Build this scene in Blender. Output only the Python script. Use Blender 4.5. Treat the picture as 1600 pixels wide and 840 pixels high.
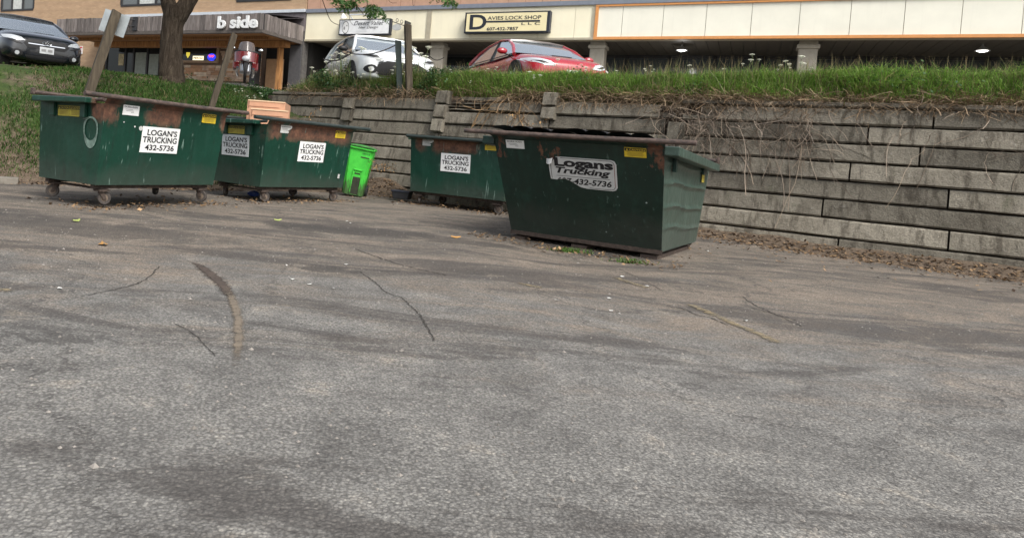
import bpy, bmesh, math, random
import numpy as np
from mathutils import Vector, Matrix

for _o in list(bpy.data.objects): bpy.data.objects.remove(_o)
random.seed(7); rng = np.random.default_rng(7)
SC = bpy.context.scene
COL = SC.collection
R_ = math.radians

# ---------------------------------------------------------------- camera
FPX, PITCH, ROLL, CAMH = 1080.0, R_(-1.29), R_(4.49), 1.0
_F = Vector((0, math.cos(PITCH), math.sin(PITCH))); _U0 = Vector((0, -math.sin(PITCH), math.cos(PITCH))); _R0 = Vector((1, 0, 0))
_RT = _R0*math.cos(ROLL) + _U0*math.sin(ROLL); _UP = -_R0*math.sin(ROLL) + _U0*math.cos(ROLL)
cam_d = bpy.data.cameras.new('camera'); cam = bpy.data.objects.new('camera', cam_d); COL.objects.link(cam)
m = Matrix((( _RT.x, _UP.x, -_F.x, 0), (_RT.y, _UP.y, -_F.y, 0), (_RT.z, _UP.z, -_F.z, CAMH), (0, 0, 0, 1)))
cam.matrix_world = m
cam_d.sensor_width = 36; cam_d.lens = 36*FPX/1600; cam_d.shift_x = 0.125; cam_d.shift_y = -162/1600
cam_d.clip_start = 0.05; cam_d.clip_end = 500
SC.camera = cam
def ray(x, y):
    return _F + _RT*((x-600)/FPX) - _UP*((y-258)/FPX)
def at(x, y, D):              # point of the place seen at photo pixel x,y at depth D
    d = ray(x, y); return Vector((0, 0, CAMH)) + d*(D/d.y)
def atz(x, y, z):
    d = ray(x, y); return Vector((0, 0, CAMH)) + d*((z-CAMH)/d.z)

# ---------------------------------------------------------------- sky, sun, exposure
SUN_DIR = Vector((0.42, -0.72, 0.90)).normalized()      # towards the sun
world = bpy.data.worlds.new('World'); SC.world = world; world.use_nodes = True
wn = world.node_tree.nodes; wl = world.node_tree.links
sky = wn.new('ShaderNodeTexSky'); sky.sky_type = 'NISHITA'; sky.sun_disc = False
sky.sun_elevation = math.asin(SUN_DIR.z); sky.sun_rotation = math.atan2(SUN_DIR.x, SUN_DIR.y)
sky.air_density = 1.0; sky.dust_density = 4.0; sky.ozone_density = 1.0
hs = wn.new('ShaderNodeHueSaturation'); hs.inputs['Saturation'].default_value = 0.42
wl.new(sky.outputs[0], hs.inputs['Color']); wl.new(hs.outputs[0], wn['Background'].inputs['Color'])
wn['Background'].inputs['Strength'].default_value = 0.15
sl = bpy.data.lights.new('sun', 'SUN'); sl.energy = 1.5; sl.angle = R_(24); sl.color = (1.0, 0.95, 0.88)
so = bpy.data.objects.new('sun', sl); COL.objects.link(so)
so.rotation_euler = SUN_DIR.to_track_quat('Z', 'Y').to_euler(); so.location = (20, -5, 30)
vs = SC.view_settings; vs.view_transform = 'Standard'; vs.look = 'None'; vs.exposure = 0.76; vs.gamma = 1
SC.render.engine = 'CYCLES'
SC.cycles.max_bounces = 6; SC.cycles.diffuse_bounces = 3; SC.cycles.glossy_bounces = 3; SC.cycles.transmission_bounces = 2; SC.cycles.transparent_max_bounces = 6

# ---------------------------------------------------------------- material helpers
def mat(name, col=(.5, .5, .5), rough=.7, metal=0.0, spec=0.4):
    M = bpy.data.materials.new(name); M.use_nodes = True
    b = M.node_tree.nodes['Principled BSDF']
    b.inputs['Base Color'].default_value = (*col, 1); b.inputs['Roughness'].default_value = rough
    b.inputs['Metallic'].default_value = metal; b.inputs['Specular IOR Level'].default_value = spec
    return M
class NT:
    """small node-tree writer"""
    def __init__(s, M):
        s.t = M.node_tree; s.n = s.t.nodes; s.l = s.t.links; s.b = s.n['Principled BSDF']
        s.tc = s.n.new('ShaderNodeTexCoord')
    def obj(s): return s.tc.outputs['Object']
    def mapping(s, vec, scale=(1, 1, 1), loc=(0, 0, 0), rot=(0, 0, 0)):
        k = s.n.new('ShaderNodeMapping'); k.inputs['Scale'].default_value = scale; k.inputs['Location'].default_value = loc
        k.inputs['Rotation'].default_value = rot; s.l.new(vec, k.inputs['Vector']); return k.outputs[0]
    def noise(s, vec, scale=5, detail=4, rough=.6, dist=0.0):
        k = s.n.new('ShaderNodeTexNoise'); k.inputs['Scale'].default_value = scale; k.inputs['Detail'].default_value = detail
        k.inputs['Roughness'].default_value = rough; k.inputs['Distortion'].default_value = dist
        s.l.new(vec, k.inputs['Vector']); return k.outputs['Fac']
    def voro(s, vec, scale=5, feature='F1', out='Distance'):
        k = s.n.new('ShaderNodeTexVoronoi'); k.inputs['Scale'].default_value = scale; k.feature = feature
        s.l.new(vec, k.inputs['Vector']); return k.outputs[out]
    def ramp(s, fac, stops):
        k = s.n.new('ShaderNodeValToRGB'); e = k.color_ramp.elements
        while len(e) < len(stops): e.new(0.5)
        for q, (p, c) in zip(e, stops):
            q.position = p; q.color = (*c, 1) if len(c) == 3 else c
        s.l.new(fac, k.inputs[0]); return k.outputs[0]
    def step(s, fac, a, b, lo=0.0, hi=1.0):
        k = s.n.new('ShaderNodeMapRange'); k.interpolation_type = 'SMOOTHSTEP'
        for i, v in enumerate((a, b, lo, hi)): k.inputs[i+1].default_value = v
        s.l.new(fac, k.inputs[0]); return k.outputs[0]
    def math(s, op, a, b=None):
        k = s.n.new('ShaderNodeMath'); k.operation = op
        for i, v in enumerate((a, b)):
            if v is None: continue
            if isinstance(v, (int, float)): k.inputs[i].default_value = v
            else: s.l.new(v, k.inputs[i])
        return k.outputs[0]
    def mix(s, fac, a, b, mode='MIX'):
        k = s.n.new('ShaderNodeMix'); k.data_type = 'RGBA'; k.blend_type = mode
        for i, v in ((0, fac), (6, a), (7, b)):
            if isinstance(v, (int, float)): k.inputs[i].default_value = v
            elif isinstance(v, tuple): k.inputs[i].default_value = (*v, 1)
            else: s.l.new(v, k.inputs[i])
        return k.outputs[2]
    def sep(s, vec):
        k = s.n.new('ShaderNodeSeparateXYZ'); s.l.new(vec, k.inputs[0]); return k.outputs
    def attr(s, name):
        k = s.n.new('ShaderNodeAttribute'); k.attribute_name = name; return k.outputs['Color']
    def rnd(s):
        k = s.n.new('ShaderNodeObjectInfo'); return k.outputs['Random']
    def color(s, c): s.l.new(c, s.b.inputs['Base Color'])
    def rough(s, c): s.l.new(c, s.b.inputs['Roughness'])
    def bump(s, h, strength=.3, dist=.02):
        k = s.n.new('ShaderNodeBump'); k.inputs['Strength'].default_value = strength; k.inputs['Distance'].default_value = dist
        s.l.new(h, k.inputs['Height']); s.l.new(k.outputs[0], s.b.inputs['Normal'])

def m_simple(name, col, rough=.7, metal=0, var=.15, scale=8, spec=.4, bump=0):
    M = mat(name, col, rough, metal, spec); t = NT(M)
    f = t.noise(t.obj(), scale, 5, .6)
    lo = tuple(c*(1-var) for c in col); hi = tuple(min(1, c*(1+var)) for c in col)
    t.color(t.ramp(f, [(.3, lo), (.7, hi)]))
    if bump: t.bump(t.noise(t.obj(), scale*6, 4), bump, .01)
    return M

# ---------------------------------------------------------------- mesh helpers
class MB:
    def __init__(s): s.v = []; s.f = []
    def add(s, vs, fs):
        o = len(s.v); s.v += [tuple(p) for p in vs]; s.f += [tuple(i+o for i in f) for f in fs]; return s
    def box(s, a, b):
        (x0, y0, z0), (x1, y1, z1) = a, b
        return s.add([(x0,y0,z0),(x1,y0,z0),(x1,y1,z0),(x0,y1,z0),(x0,y0,z1),(x1,y0,z1),(x1,y1,z1),(x0,y1,z1)],
                     [(0,3,2,1),(4,5,6,7),(0,1,5,4),(1,2,6,5),(2,3,7,6),(3,0,4,7)])
    def cbox(s, c, d): return s.box((c[0]-d[0]/2, c[1]-d[1]/2, c[2]-d[2]/2), (c[0]+d[0]/2, c[1]+d[1]/2, c[2]+d[2]/2))
    def hexa(s, p): return s.add(p, [(0,3,2,1),(4,5,6,7),(0,1,5,4),(1,2,6,5),(2,3,7,6),(3,0,4,7)])
    def prism(s, poly, vec):
        n = len(poly); vec = Vector(vec); top = [Vector(p)+vec for p in poly]
        return s.add([*poly, *top], [tuple(range(n))[::-1], tuple(range(n, 2*n))] + [(i, (i+1) % n, n+(i+1) % n, n+i) for i in range(n)])
    def sheet(s, poly, thick):
        """closed slab from a planar polygon, thickened along its own normal"""
        a, b, c = (Vector(poly[i]) for i in (0, 1, 2)); n = (b-a).cross(c-a).normalized()
        return s.prism([Vector(p)-n*thick for p in poly], n*thick)
    def tube(s, pts, r, n=8, cap=True):
        pts = [Vector(p) for p in pts]; rs = r if isinstance(r, (list, tuple)) else [r]*len(pts)
        rings = []; prev = None
        for i, p in enumerate(pts):
            t = (pts[min(i+1, len(pts)-1)]-pts[max(i-1, 0)]).normalized()
            if prev is None:
                a = t.orthogonal().normalized()
            else:
                a = (prev - t*prev.dot(t)).normalized()
            prev = a; b = t.cross(a)
            rings.append([p + (a*math.cos(2*math.pi*k/n)+b*math.sin(2*math.pi*k/n))*rs[i] for k in range(n)])
        vs = [q for rg in rings for q in rg]; fs = []
        for i in range(len(pts)-1):
            for k in range(n): fs.append((i*n+k, i*n+(k+1) % n, (i+1)*n+(k+1) % n, (i+1)*n+k))
        if cap: fs += [tuple(range(n))[::-1], tuple(range((len(pts)-1)*n, len(pts)*n))]
        return s.add(vs, fs)
    def lathe(s, prof, c, axis, n=20, close=False):
        """prof: (radius, along-axis); revolve round axis through c"""
        ax = Vector(axis).normalized(); a = ax.orthogonal().normalized(); b = ax.cross(a); c = Vector(c)
        vs = []
        for r, h in prof:
            for k in range(n): vs.append(c+ax*h+(a*math.cos(2*math.pi*k/n)+b*math.sin(2*math.pi*k/n))*max(r, 1e-4))
        fs = []; mP = len(prof)
        for i in range(mP if close else mP-1):
            j = (i+1) % mP
            for k in range(n): fs.append((i*n+k, i*n+(k+1) % n, j*n+(k+1) % n, j*n+k))
        return s.add(vs, fs)
    def ball(s, c, r, n=10, m=6, jit=0):
        c = Vector(c); r = r if isinstance(r, (tuple, list)) else (r, r, r); vs = []; fs = []
        for i in range(m+1):
            th = math.pi*i/m
            for k in range(n):
                ph = 2*math.pi*k/n; q = 1+random.uniform(-jit, jit)
                vs.append(c+Vector((r[0]*q*math.sin(th)*math.cos(ph), r[1]*q*math.sin(th)*math.sin(ph), r[2]*q*math.cos(th))))
        for i in range(m):
            for k in range(n): fs.append((i*n+k, (i+1)*n+k, (i+1)*n+(k+1) % n, i*n+(k+1) % n))
        return s.add(vs, fs)
    def grid(s, fn, nu, nv):
        vs = [fn(i/nu, j/nv) for j in range(nv+1) for i in range(nu+1)]
        return s.add(vs, [(j*(nu+1)+i, j*(nu+1)+i+1, (j+1)*(nu+1)+i+1, (j+1)*(nu+1)+i) for j in range(nv) for i in range(nu)])
    def mesh(s, name, M=None, smooth=False):
        me = bpy.data.meshes.new(name); me.from_pydata([tuple(p) for p in s.v], [], s.f); me.update()
        bm = bmesh.new(); bm.from_mesh(me); bmesh.ops.recalc_face_normals(bm, faces=bm.faces); bm.to_mesh(me); bm.free()
        if smooth:
            me.polygons.foreach_set('use_smooth', [True]*len(me.polygons))
            if smooth != 'all':
                try: me.set_sharp_from_angle(angle=R_(smooth if smooth is not True else 38))
                except Exception: pass
        if M: me.materials.append(M)
        return me
    def build(s, name, M, parent=None, smooth=False, bevel=0, label=None):
        o = bpy.data.objects.new(name, s.mesh(name, M, smooth)); COL.objects.link(o); o.parent = parent
        if bevel:
            b = o.modifiers.new('bevel', 'BEVEL'); b.width = bevel; b.segments = 2; b.limit_method = 'ANGLE'; b.angle_limit = R_(40)
        if label: o['label'] = label
        return o
def tag(o, label=None, cat=None, group=None, kind=None):
    if label: o['label'] = label
    if cat: o['category'] = cat
    if group: o['group'] = group
    if kind: o['kind'] = kind
    return o
def empty(name, loc=(0, 0, 0), rz=0, rx=0, ry=0):
    o = bpy.data.objects.new(name, None); COL.objects.link(o); o.location = loc; o.rotation_euler = (rx, ry, rz)
    o.empty_display_size = .2; return o
def copy_tree(o, parent=None):
    c = o.copy(); COL.objects.link(c); c.parent = parent
    for ch in list(o.children): copy_tree(ch, c)
    return c
def text_poly(body, bold=0.0, shear=0.0, extrude=0.0, res=4, space=1.0):
    cu = bpy.data.curves.new('txt', 'FONT'); cu.body = body; cu.size = 1; cu.offset = bold; cu.shear = shear
    cu.extrude = extrude; cu.resolution_u = res; cu.space_character = space; cu.fill_mode = 'BOTH' if extrude else 'FRONT'
    ob = bpy.data.objects.new('txt', cu); COL.objects.link(ob)
    dg = bpy.context.evaluated_depsgraph_get(); me = bpy.data.meshes.new_from_object(ob.evaluated_get(dg))
    vs = [tuple(v.co) for v in me.vertices]; fs = [tuple(p.vertices) for p in me.polygons]
    bpy.data.objects.remove(ob); bpy.data.meshes.remove(me); bpy.data.curves.remove(cu)
    return vs, fs
def text_on(mb, body, o, ux, uy, w, h, bold=0.0, shear=0.0, extrude=0.0, xfit=True, space=1.0):
    """lettering fitted into the box w x h, lower left corner o, axes ux, uy (unit vectors)"""
    vs, fs = text_poly(body, bold, shear, extrude, space=space)
    o, ux, uy = Vector(o), Vector(ux), Vector(uy); un = ux.cross(uy)
    x0 = min(v[0] for v in vs); x1 = max(v[0] for v in vs); y0 = min(v[1] for v in vs); y1 = max(v[1] for v in vs)
    sx = w/(x1-x0); sy = h/(y1-y0)
    mb.add([o + ux*((v[0]-x0)*sx) + uy*((v[1]-y0)*sy) + un*(v[2]+extrude) for v in vs], fs)
    return mb
def raw_mesh(name, verts, faces_idx, nper, M, parent=None, cols=None, smooth=False):
    """numpy mesh: verts (N,3), faces (F,nper)"""
    me = bpy.data.meshes.new(name); nv = len(verts); nf = len(faces_idx)
    me.vertices.add(nv); me.vertices.foreach_set('co', np.ascontiguousarray(verts, dtype=np.float32).ravel())
    me.loops.add(nf*nper); me.loops.foreach_set('vertex_index', np.ascontiguousarray(faces_idx, dtype=np.int32).ravel())
    me.polygons.add(nf); me.polygons.foreach_set('loop_start', np.arange(0, nf*nper, nper, dtype=np.int32))
    me.polygons.foreach_set('loop_total', np.full(nf, nper, dtype=np.int32))
    if smooth: me.polygons.foreach_set('use_smooth', np.ones(nf, dtype=bool))
    me.update(calc_edges=True); me.validate()
    if cols is not None:
        a = me.color_attributes.new('Col', 'FLOAT_COLOR', 'POINT')
        c4 = np.ones((nv, 4), dtype=np.float32); c4[:, :3] = cols; a.data.foreach_set('color', c4.ravel())
    me.materials.append(M)
    o = bpy.data.objects.new(name, me); COL.objects.link(o); o.parent = parent
    return o

# ---------------------------------------------------------------- frames of the place
WALL_A = R_(-36); WW = Vector((math.cos(WALL_A), math.sin(WALL_A), 0)); WN = Vector((-math.sin(WALL_A), math.cos(WALL_A), 0))
BLD_A = R_(-28); BW = Vector((math.cos(BLD_A), math.sin(BLD_A), 0)); BN = Vector((-math.sin(BLD_A), math.cos(BLD_A), 0))
WALL_S, BATTER = 12.5, 0.17
FOOT = np.array([(-30, 1.0), (-14, 7.6), (-9.5, 9.55), (-5.8, 11.15), (-3.5, 12.35), (-2.3, 13.55), (-0.95, 14.95), (-0.2, 15.6)])
def vnoise(x, y, seed=0):
    """cheap smooth value noise for heights (numpy)"""
    r = np.zeros_like(x)
    for k, (fx, fy, a) in enumerate(((.9, .7, .5), (1.9, 2.3, .3), (4.3, 3.9, .2))):
        r += a*np.sin(x*fx+1.3*k+seed+1.7*np.sin(y*fy*.6+seed))*np.cos(y*fy+.7*k+seed*2+1.3*np.sin(x*fx*.7))
    return r
def lot_z(x, y):
    t = BN.x*x + BN.y*y
    return np.clip(2.19+0.042*(t-10.4), 2.15, 2.65)
def foot_dist(x, y):
    """signed distance from the foot of the bank, positive uphill"""
    best = np.full(x.shape, 1e9); sign = np.ones(x.shape)
    for (ax, ay), (bx, by) in zip(FOOT[:-1], FOOT[1:]):
        dx, dy = bx-ax, by-ay; L2 = dx*dx+dy*dy
        t = np.clip(((x-ax)*dx+(y-ay)*dy)/L2, 0, 1)
        d = np.hypot(x-ax-t*dx, y-ay-t*dy); sg = np.where((dx*(y-ay)-dy*(x-ax)) > 0, 1.0, -1.0)
        u = d < best; best = np.where(u, d, best); sign = np.where(u, sg, sign)
    return best*sign
def land_z(x, y):
    x = np.asarray(x, dtype=float); y = np.asarray(y, dtype=float)
    s = WN.x*x+WN.y*y; w = WW.x*x+WW.y*y
    L = lot_z(x, y); d = foot_dist(x, y); dp = np.maximum(d, 0)
    zb = L*(1-np.exp(-(dp/1.95)**1.35))*(1-.22*np.exp(-((s-12.6)/1.3)**2)*np.clip((w+14.2)/1.0, 0, 1)) + .17*np.exp(-((dp-3.9)/.9)**2) + .05*vnoise(x*1.3, y*1.3)*np.clip(dp, 0, 1)
    zb = np.where(d < 0, np.maximum(-.35, d*.25), zb)
    # dirt against the wall foot
    m1 = .38*np.exp(-((w+9.1)/.75)**2)*np.exp(-((12.55-s)/.6)**2) + (.12+.05*vnoise(w*3, s*3))*np.exp(-((12.6-s)/.34)**2)*np.clip((w+3.0)/.5, 0, 1)
    m1 = m1 + .10*np.exp(-((12.6-s)/.4)**2) - .10
    zb = np.where((s < 12.95) & (w > -13), np.maximum(zb, m1), zb)
    k = np.clip((s-12.95)/.75, 0, 1); k = k*k*(3-2*k); k2 = np.clip((s-13.9)/1.0, 0, 1); k2 = k2*k2*(3-2*k2)
    zu = 2.26+.38*k + (L-2.64)*k2 + .035*vnoise(x*2, y*2, 3)
    fade = np.clip((w+14.0)/2.2, 0, 1)
    return np.where(s > 12.95, zb*(1-fade)+zu*fade, zb)
def lz(x, y): return float(land_z(np.array([x]), np.array([y]))[0])
def ws(w, s, z=0): return WW*w + WN*s + Vector((0, 0, z))

# ================================================================ materials of the setting
def asphalt_material():
    M = mat('asphalt', rough=.92, spec=.22); t = NT(M); o = t.obj()
    mid = t.noise(o, 2.4, 6, .72, .35); streak = t.noise(t.mapping(o, (.75, 1.7, 1), rot=(0, 0, .35)), 1.15, 6, .74, .9)
    fine = t.noise(o, 46, 4, .78)
    vo = t.n.new('ShaderNodeTexVoronoi'); vo.inputs['Scale'].default_value = 88; t.l.new(o, vo.inputs['Vector']); cell = vo.outputs['Color']; grit = vo.outputs['Distance']
    xyz = t.sep(o)
    # worn, brown and dirty ground by the containers, bare grey nearer the street
    wob = t.math('ADD', xyz[1], t.math('MULTIPLY', t.math('SUBTRACT', streak, .5), 8.0))
    back = t.step(wob, 3.0, 6.4)
    grey = t.ramp(mid, [(.25, (.070, .068, .064)), (.48, (.125, .122, .114)), (.78, (.195, .190, .175))])
    brown = t.ramp(streak, [(.30, (.052, .047, .042)), (.48, (.118, .099, .079)), (.62, (.175, .142, .110)), (.76, (.23, .188, .144))])
    c = t.mix(t.math('MULTIPLY', back, .75), grey, brown)
    dk = t.step(t.noise(t.mapping(o, (.45, 1.5, 1), loc=(9, 2, 0), rot=(0, 0, -.25)), .62, 6, .70, 1.1), .49, .60); c = t.mix(t.math('MULTIPLY', dk, .70), c, (.046, .042, .039))
    lt = t.step(mid, .56, .72); c = t.mix(t.math('MULTIPLY', lt, .45), c, (.24, .205, .16))
    # oil and damp stains: (photo point, half length, half width, turn, depth)
    for (px, py, rx, ry, rot, dep) in ((558, 361, 1.0, .45, -.15, .85), (465, 352, .6, .28, .2, .65), (735, 377, .65, .24, -.25, .7), (510, 420, .28, .17, 0, .8), (110, 352, 1.6, .55, .2, .6), (690, 425, 1.1, .15, -.5, .45), (860, 452, .5, .11, -.4, .45), (950, 345, 1.4, .3, -.6, .4), (300, 335, 1.3, .25, .3, .45)):
        p = atz(px, py, 0)
        k = t.n.new('ShaderNodeVectorMath'); k.operation = 'SUBTRACT'; t.l.new(o, k.inputs[0]); k.inputs[1].default_value = (p.x, p.y, 0)
        rt = t.n.new('ShaderNodeVectorRotate'); rt.rotation_type = 'Z_AXIS'; rt.inputs['Angle'].default_value = rot; t.l.new(k.outputs[0], rt.inputs['Vector'])
        q = t.mapping(rt.outputs[0], (1/rx, 1/ry, 0))
        ln = t.n.new('ShaderNodeVectorMath'); ln.operation = 'LENGTH'; t.l.new(q, ln.inputs[0])
        e = t.math('ADD', ln.outputs['Value'], t.math('MULTIPLY', t.math('SUBTRACT', mid, .5), 1.7))
        c = t.mix(t.math('MULTIPLY', t.step(e, 1.2, .7), dep), c, (.040, .037, .034))
    # the stones themselves: each its own tone, dark binder between, pits
    sb = t.n.new('ShaderNodeSeparateColor'); t.l.new(cell, sb.inputs[0])
    c = t.mix(.42, c, t.ramp(sb.outputs[0], [(.0, (.26, .26, .26)), (.6, (.48, .48, .48)), (.9, (.66, .65, .63)), (1.0, (.95, .94, .9))]), 'OVERLAY')
    c = t.mix(t.math('MULTIPLY', t.step(grit, .42, .62), .5), c, (.035, .033, .031))
    c = t.mix(.45, c, t.ramp(fine, [(.30, (.20, .20, .20)), (.5, (.5, .5, .5)), (.70, (.90, .90, .90))]), 'OVERLAY')
    pit = t.step(fine, .64, .72); c = t.mix(t.math('MULTIPLY', pit, t.math('MULTIPLY', sb.outputs[1], .6)), c, (.04, .038, .036))
    # fine linked cracks
    wp = t.n.new('ShaderNodeVectorMath'); wp.operation = 'ADD'; t.l.new(o, wp.inputs[0]); cb = t.n.new('ShaderNodeCombineXYZ'); t.l.new(t.math('MULTIPLY', mid, 1.1), cb.inputs[0]); t.l.new(t.math('MULTIPLY', streak, 1.1), cb.inputs[1]); t.l.new(cb.outputs[0], wp.inputs[1])
    ck = t.voro(wp.outputs[0], .42, 'DISTANCE_TO_EDGE')
    ckm = t.math('MULTIPLY', t.step(ck, .009, .002), t.step(dk, .9, .1)); c = t.mix(t.math('MULTIPLY', ckm, .6), c, (.035, .033, .031))
    hv = t.n.new('ShaderNodeHueSaturation'); hv.inputs['Value'].default_value = 1.50; hv.inputs['Saturation'].default_value = 1.08; t.l.new(c, hv.inputs['Color']); t.color(hv.outputs[0])
    t.bump(t.math('ADD', fine, t.math('MULTIPLY', grit, -.6)), .6, .012)
    return M
def soil_material():
    M = mat('bank_soil', rough=.95, spec=.15); t = NT(M); o = t.obj()
    a = t.noise(o, 1.1, 5, .65, .3); b = t.noise(o, 9, 5, .7); f = t.noise(o, 60, 3, .7)
    soil = t.ramp(b, [(.3, (.06, .045, .033)), (.55, (.115, .088, .064)), (.75, (.165, .13, .098))])
    hz_ = t.step(t.sep(o)[2], .35, .8); green = t.ramp(b, [(.3, (.022, .04, .012)), (.7, (.05, .075, .02))])
    c = t.mix(t.math('MULTIPLY', t.step(a, .42, .58), hz_), soil, green)
    t.color(t.mix(.3, c, t.ramp(f, [(.3, (.3, .3, .3)), (.7, (.9, .9, .9))]), 'OVERLAY')); t.bump(t.math('ADD', b, f), .6, .02)
    return M
def concrete_tie_material():
    M = mat('weathered_concrete', rough=.93, spec=.2); t = NT(M); o = t.obj(); r = t.rnd()
    mp = t.n.new('ShaderNodeVectorMath'); mp.operation = 'ADD'; t.l.new(o, mp.inputs[0])
    cb = t.n.new('ShaderNodeCombineXYZ'); t.l.new(t.math('MULTIPLY', r, 37.0), cb.inputs[0]); t.l.new(t.math('MULTIPLY', r, 11.0), cb.inputs[2]); t.l.new(cb.outputs[0], mp.inputs[1])
    v = mp.outputs[0]
    a = t.noise(v, 1.6, 5, .65, .4); st = t.noise(t.mapping(v, (5, 5, .7)), 1.6, 5, .65); f = t.noise(v, 45, 4, .7); g = t.noise(v, 11, 4, .65)
    c = t.ramp(a, [(.28, (.095, .084, .067)), (.5, (.155, .141, .113)), (.74, (.215, .197, .160))])
    c = t.mix(t.math('MULTIPLY', t.step(st, .48, .64), .7), c, (.050, .043, .033))          # run-off stains
    c = t.mix(t.math('MULTIPLY', t.step(g, .60, .74), .4), c, (.28, .265, .23))
    c = t.mix(t.math('MULTIPLY', t.step(t.noise(v, 3.1, 4), .6, .74), .35), c, (.062, .068, .038))   # algae
    vv = t.math('ADD', t.math('MULTIPLY', r, .75), .62); k = t.n.new('ShaderNodeHueSaturation'); t.l.new(c, k.inputs['Color']); t.l.new(vv, k.inputs['Value']); c = k.outputs[0]
    t.color(t.mix(.45, c, t.ramp(f, [(.3, (.32, .32, .32)), (.7, (.9, .9, .9))]), 'OVERLAY')); t.bump(t.math('ADD', f, t.math('MULTIPLY', g, 1.4)), .75, .02)
    return M
def vcol_material(name, rough=.75, spec=.2, trans=0.0):
    M = mat(name, rough=rough, spec=spec); t = NT(M); t.color(t.attr('Col'))
    if trans:
        tr = t.n.new('ShaderNodeBsdfTranslucent'); t.l.new(t.attr('Col'), tr.inputs['Color'])
        mx = t.n.new('ShaderNodeMixShader'); mx.inputs[0].default_value = trans
        out = t.n['Material Output']; t.l.new(t.b.outputs[0], mx.inputs[1]); t.l.new(tr.outputs[0], mx.inputs[2]); t.l.new(mx.outputs[0], out.inputs['Surface'])
    return M
M_ASPH = asphalt_material(); M_SOIL = soil_material(); M_TIE = concrete_tie_material()
M_GRASS = vcol_material('grass_blades', trans=.3); M_DRY = vcol_material('dry_stalks'); M_LEAF = vcol_material('leaves', .55, .35, .3)

# ================================================================ ground
def smooth(a): a = np.clip(a, 0, 1); return a*a*(3-2*a)
def ground_z(x, y):
    return -.06*smooth((x-.7)/1.5)*smooth((11.6-y)/1.6) + .008*vnoise(x*.8, y*.8, 5)
def gz(x, y): return float(ground_z(np.array([float(x)]), np.array([float(y)]))[0])
xs = np.concatenate([np.linspace(-90, -10, 14)[:-1], np.arange(-10, 11, .16), np.linspace(11, 90, 14)])
ys = np.concatenate([np.linspace(-60, 0, 10)[:-1], np.arange(0, 17, .16), np.linspace(17, 110, 14)])
X, Y = np.meshgrid(xs, ys); Z = ground_z(X, Y)
nx, ny = len(xs), len(ys)
i, j = np.meshgrid(np.arange(nx-1), np.arange(ny-1)); q = (j*nx+i).ravel()
ground = raw_mesh('asphalt_lot', np.stack([X, Y, Z], -1).reshape(-1, 3), np.stack([q, q+1, q+nx+1, q+nx], -1), 4, M_ASPH, smooth=True)
tag(ground, 'grey brown worn asphalt lot with stains and cracks', kind='structure')

# bank, verge above the wall and the dirt at the wall foot, one sheet
wv = np.concatenate([np.linspace(-46, -24, 30)[:-1], np.arange(-24, 9, .14), np.linspace(9, 30, 12)])
sv = np.concatenate([np.linspace(-14, -2, 24)[:-1], np.arange(-2, 12.66, .14), [12.72, 13.02], np.arange(13.12, 16.5, .14), np.linspace(16.6, 40, 30)])
Wg, Sg = np.meshgrid(wv, sv); X = WW.x*Wg+WN.x*Sg; Y = WW.y*Wg+WN.y*Sg
Z = land_z(X, Y)
nx, ny = len(wv), len(sv); i, j = np.meshgrid(np.arange(nx-1), np.arange(ny-1)); q = (j*nx+i).ravel()
fc = np.stack([q, q+1, q+nx+1, q+nx], -1); Zf = Z.ravel(); keep = (Zf[fc].max(1) > -.09)
bank = raw_mesh('grass_bank', np.stack([X, Y, Z], -1).reshape(-1, 3), fc[keep], 4, M_SOIL, smooth=True)
tag(bank, 'sloping soil bank and verge below the upper car park', kind='structure')

# upper car park
def lot_edge(t): return t
vs = []; fs = []
for a in range(61):
    w = -46+a*1.25
    for b in range(25):
        S = 12.4 + b*.85
        # in the building frame, starting behind the verge
        P = BW*w + BN*S
        vs.append((P.x, P.y, float(lot_z(np.array([P.x]), np.array([P.y]))[0])+.012))
for a in range(60):
    for b in range(24):
        k = a*25+b; q4 = (k, k+25, k+26, k+1)
        if all((WN.x*vs[i][0]+WN.y*vs[i][1] > 14.7) if (WW.x*vs[i][0]+WW.y*vs[i][1] > -14) else (foot_dist(np.array([vs[i][0]]), np.array([vs[i][1]]))[0] > 5.6) for i in q4): fs.append(q4)
mb = MB(); mb.add(vs, fs)
uo = mb.build('upper_car_park', M_ASPH, None, True); tag(uo, 'asphalt of the upper car park', kind='structure')

# cracks, old paint and the tar seam in the asphalt (thin sheets)
def thin_film(name, c0, c1, scale=9, cover=.5, soft=.25):
    """worn thin layer lying on the asphalt, patchy and feathered at its edges"""
    M = mat(name, c0, .95, 0, .15); t = NT(M); n = t.noise(t.obj(), scale, 5, .7); t.color(t.ramp(n, [(.3, c0), (.7, c1)]))
    a = t.math('ADD', t.attr('Col'), t.math('MULTIPLY', t.math('SUBTRACT', t.noise(t.obj(), scale*2.2, 5, .7), .5), 1.8)); a = t.step(a, cover-soft, cover+soft)
    tr = t.n.new('ShaderNodeBsdfTransparent'); mx = t.n.new('ShaderNodeMixShader'); t.l.new(a, mx.inputs[0]); t.l.new(tr.outputs[0], mx.inputs[1]); t.l.new(t.b.outputs[0], mx.inputs[2]); t.l.new(mx.outputs[0], t.n['Material Output'].inputs['Surface']); return M
M_CRACK = thin_film('crack_filler', (.045, .042, .038), (.07, .064, .057), 12, .72, .45)
M_TAN = thin_film('sandy_seam', (.13, .112, .09), (.20, .165, .125), 9, .62, .5)
M_SEAMD = thin_film('dark_seam', (.055, .046, .04), (.095, .075, .062), 9, .55, .5)
M_YEL = thin_film('worn_yellow_paint', (.16, .145, .115), (.25, .195, .11), 10, .85, .4)
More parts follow.
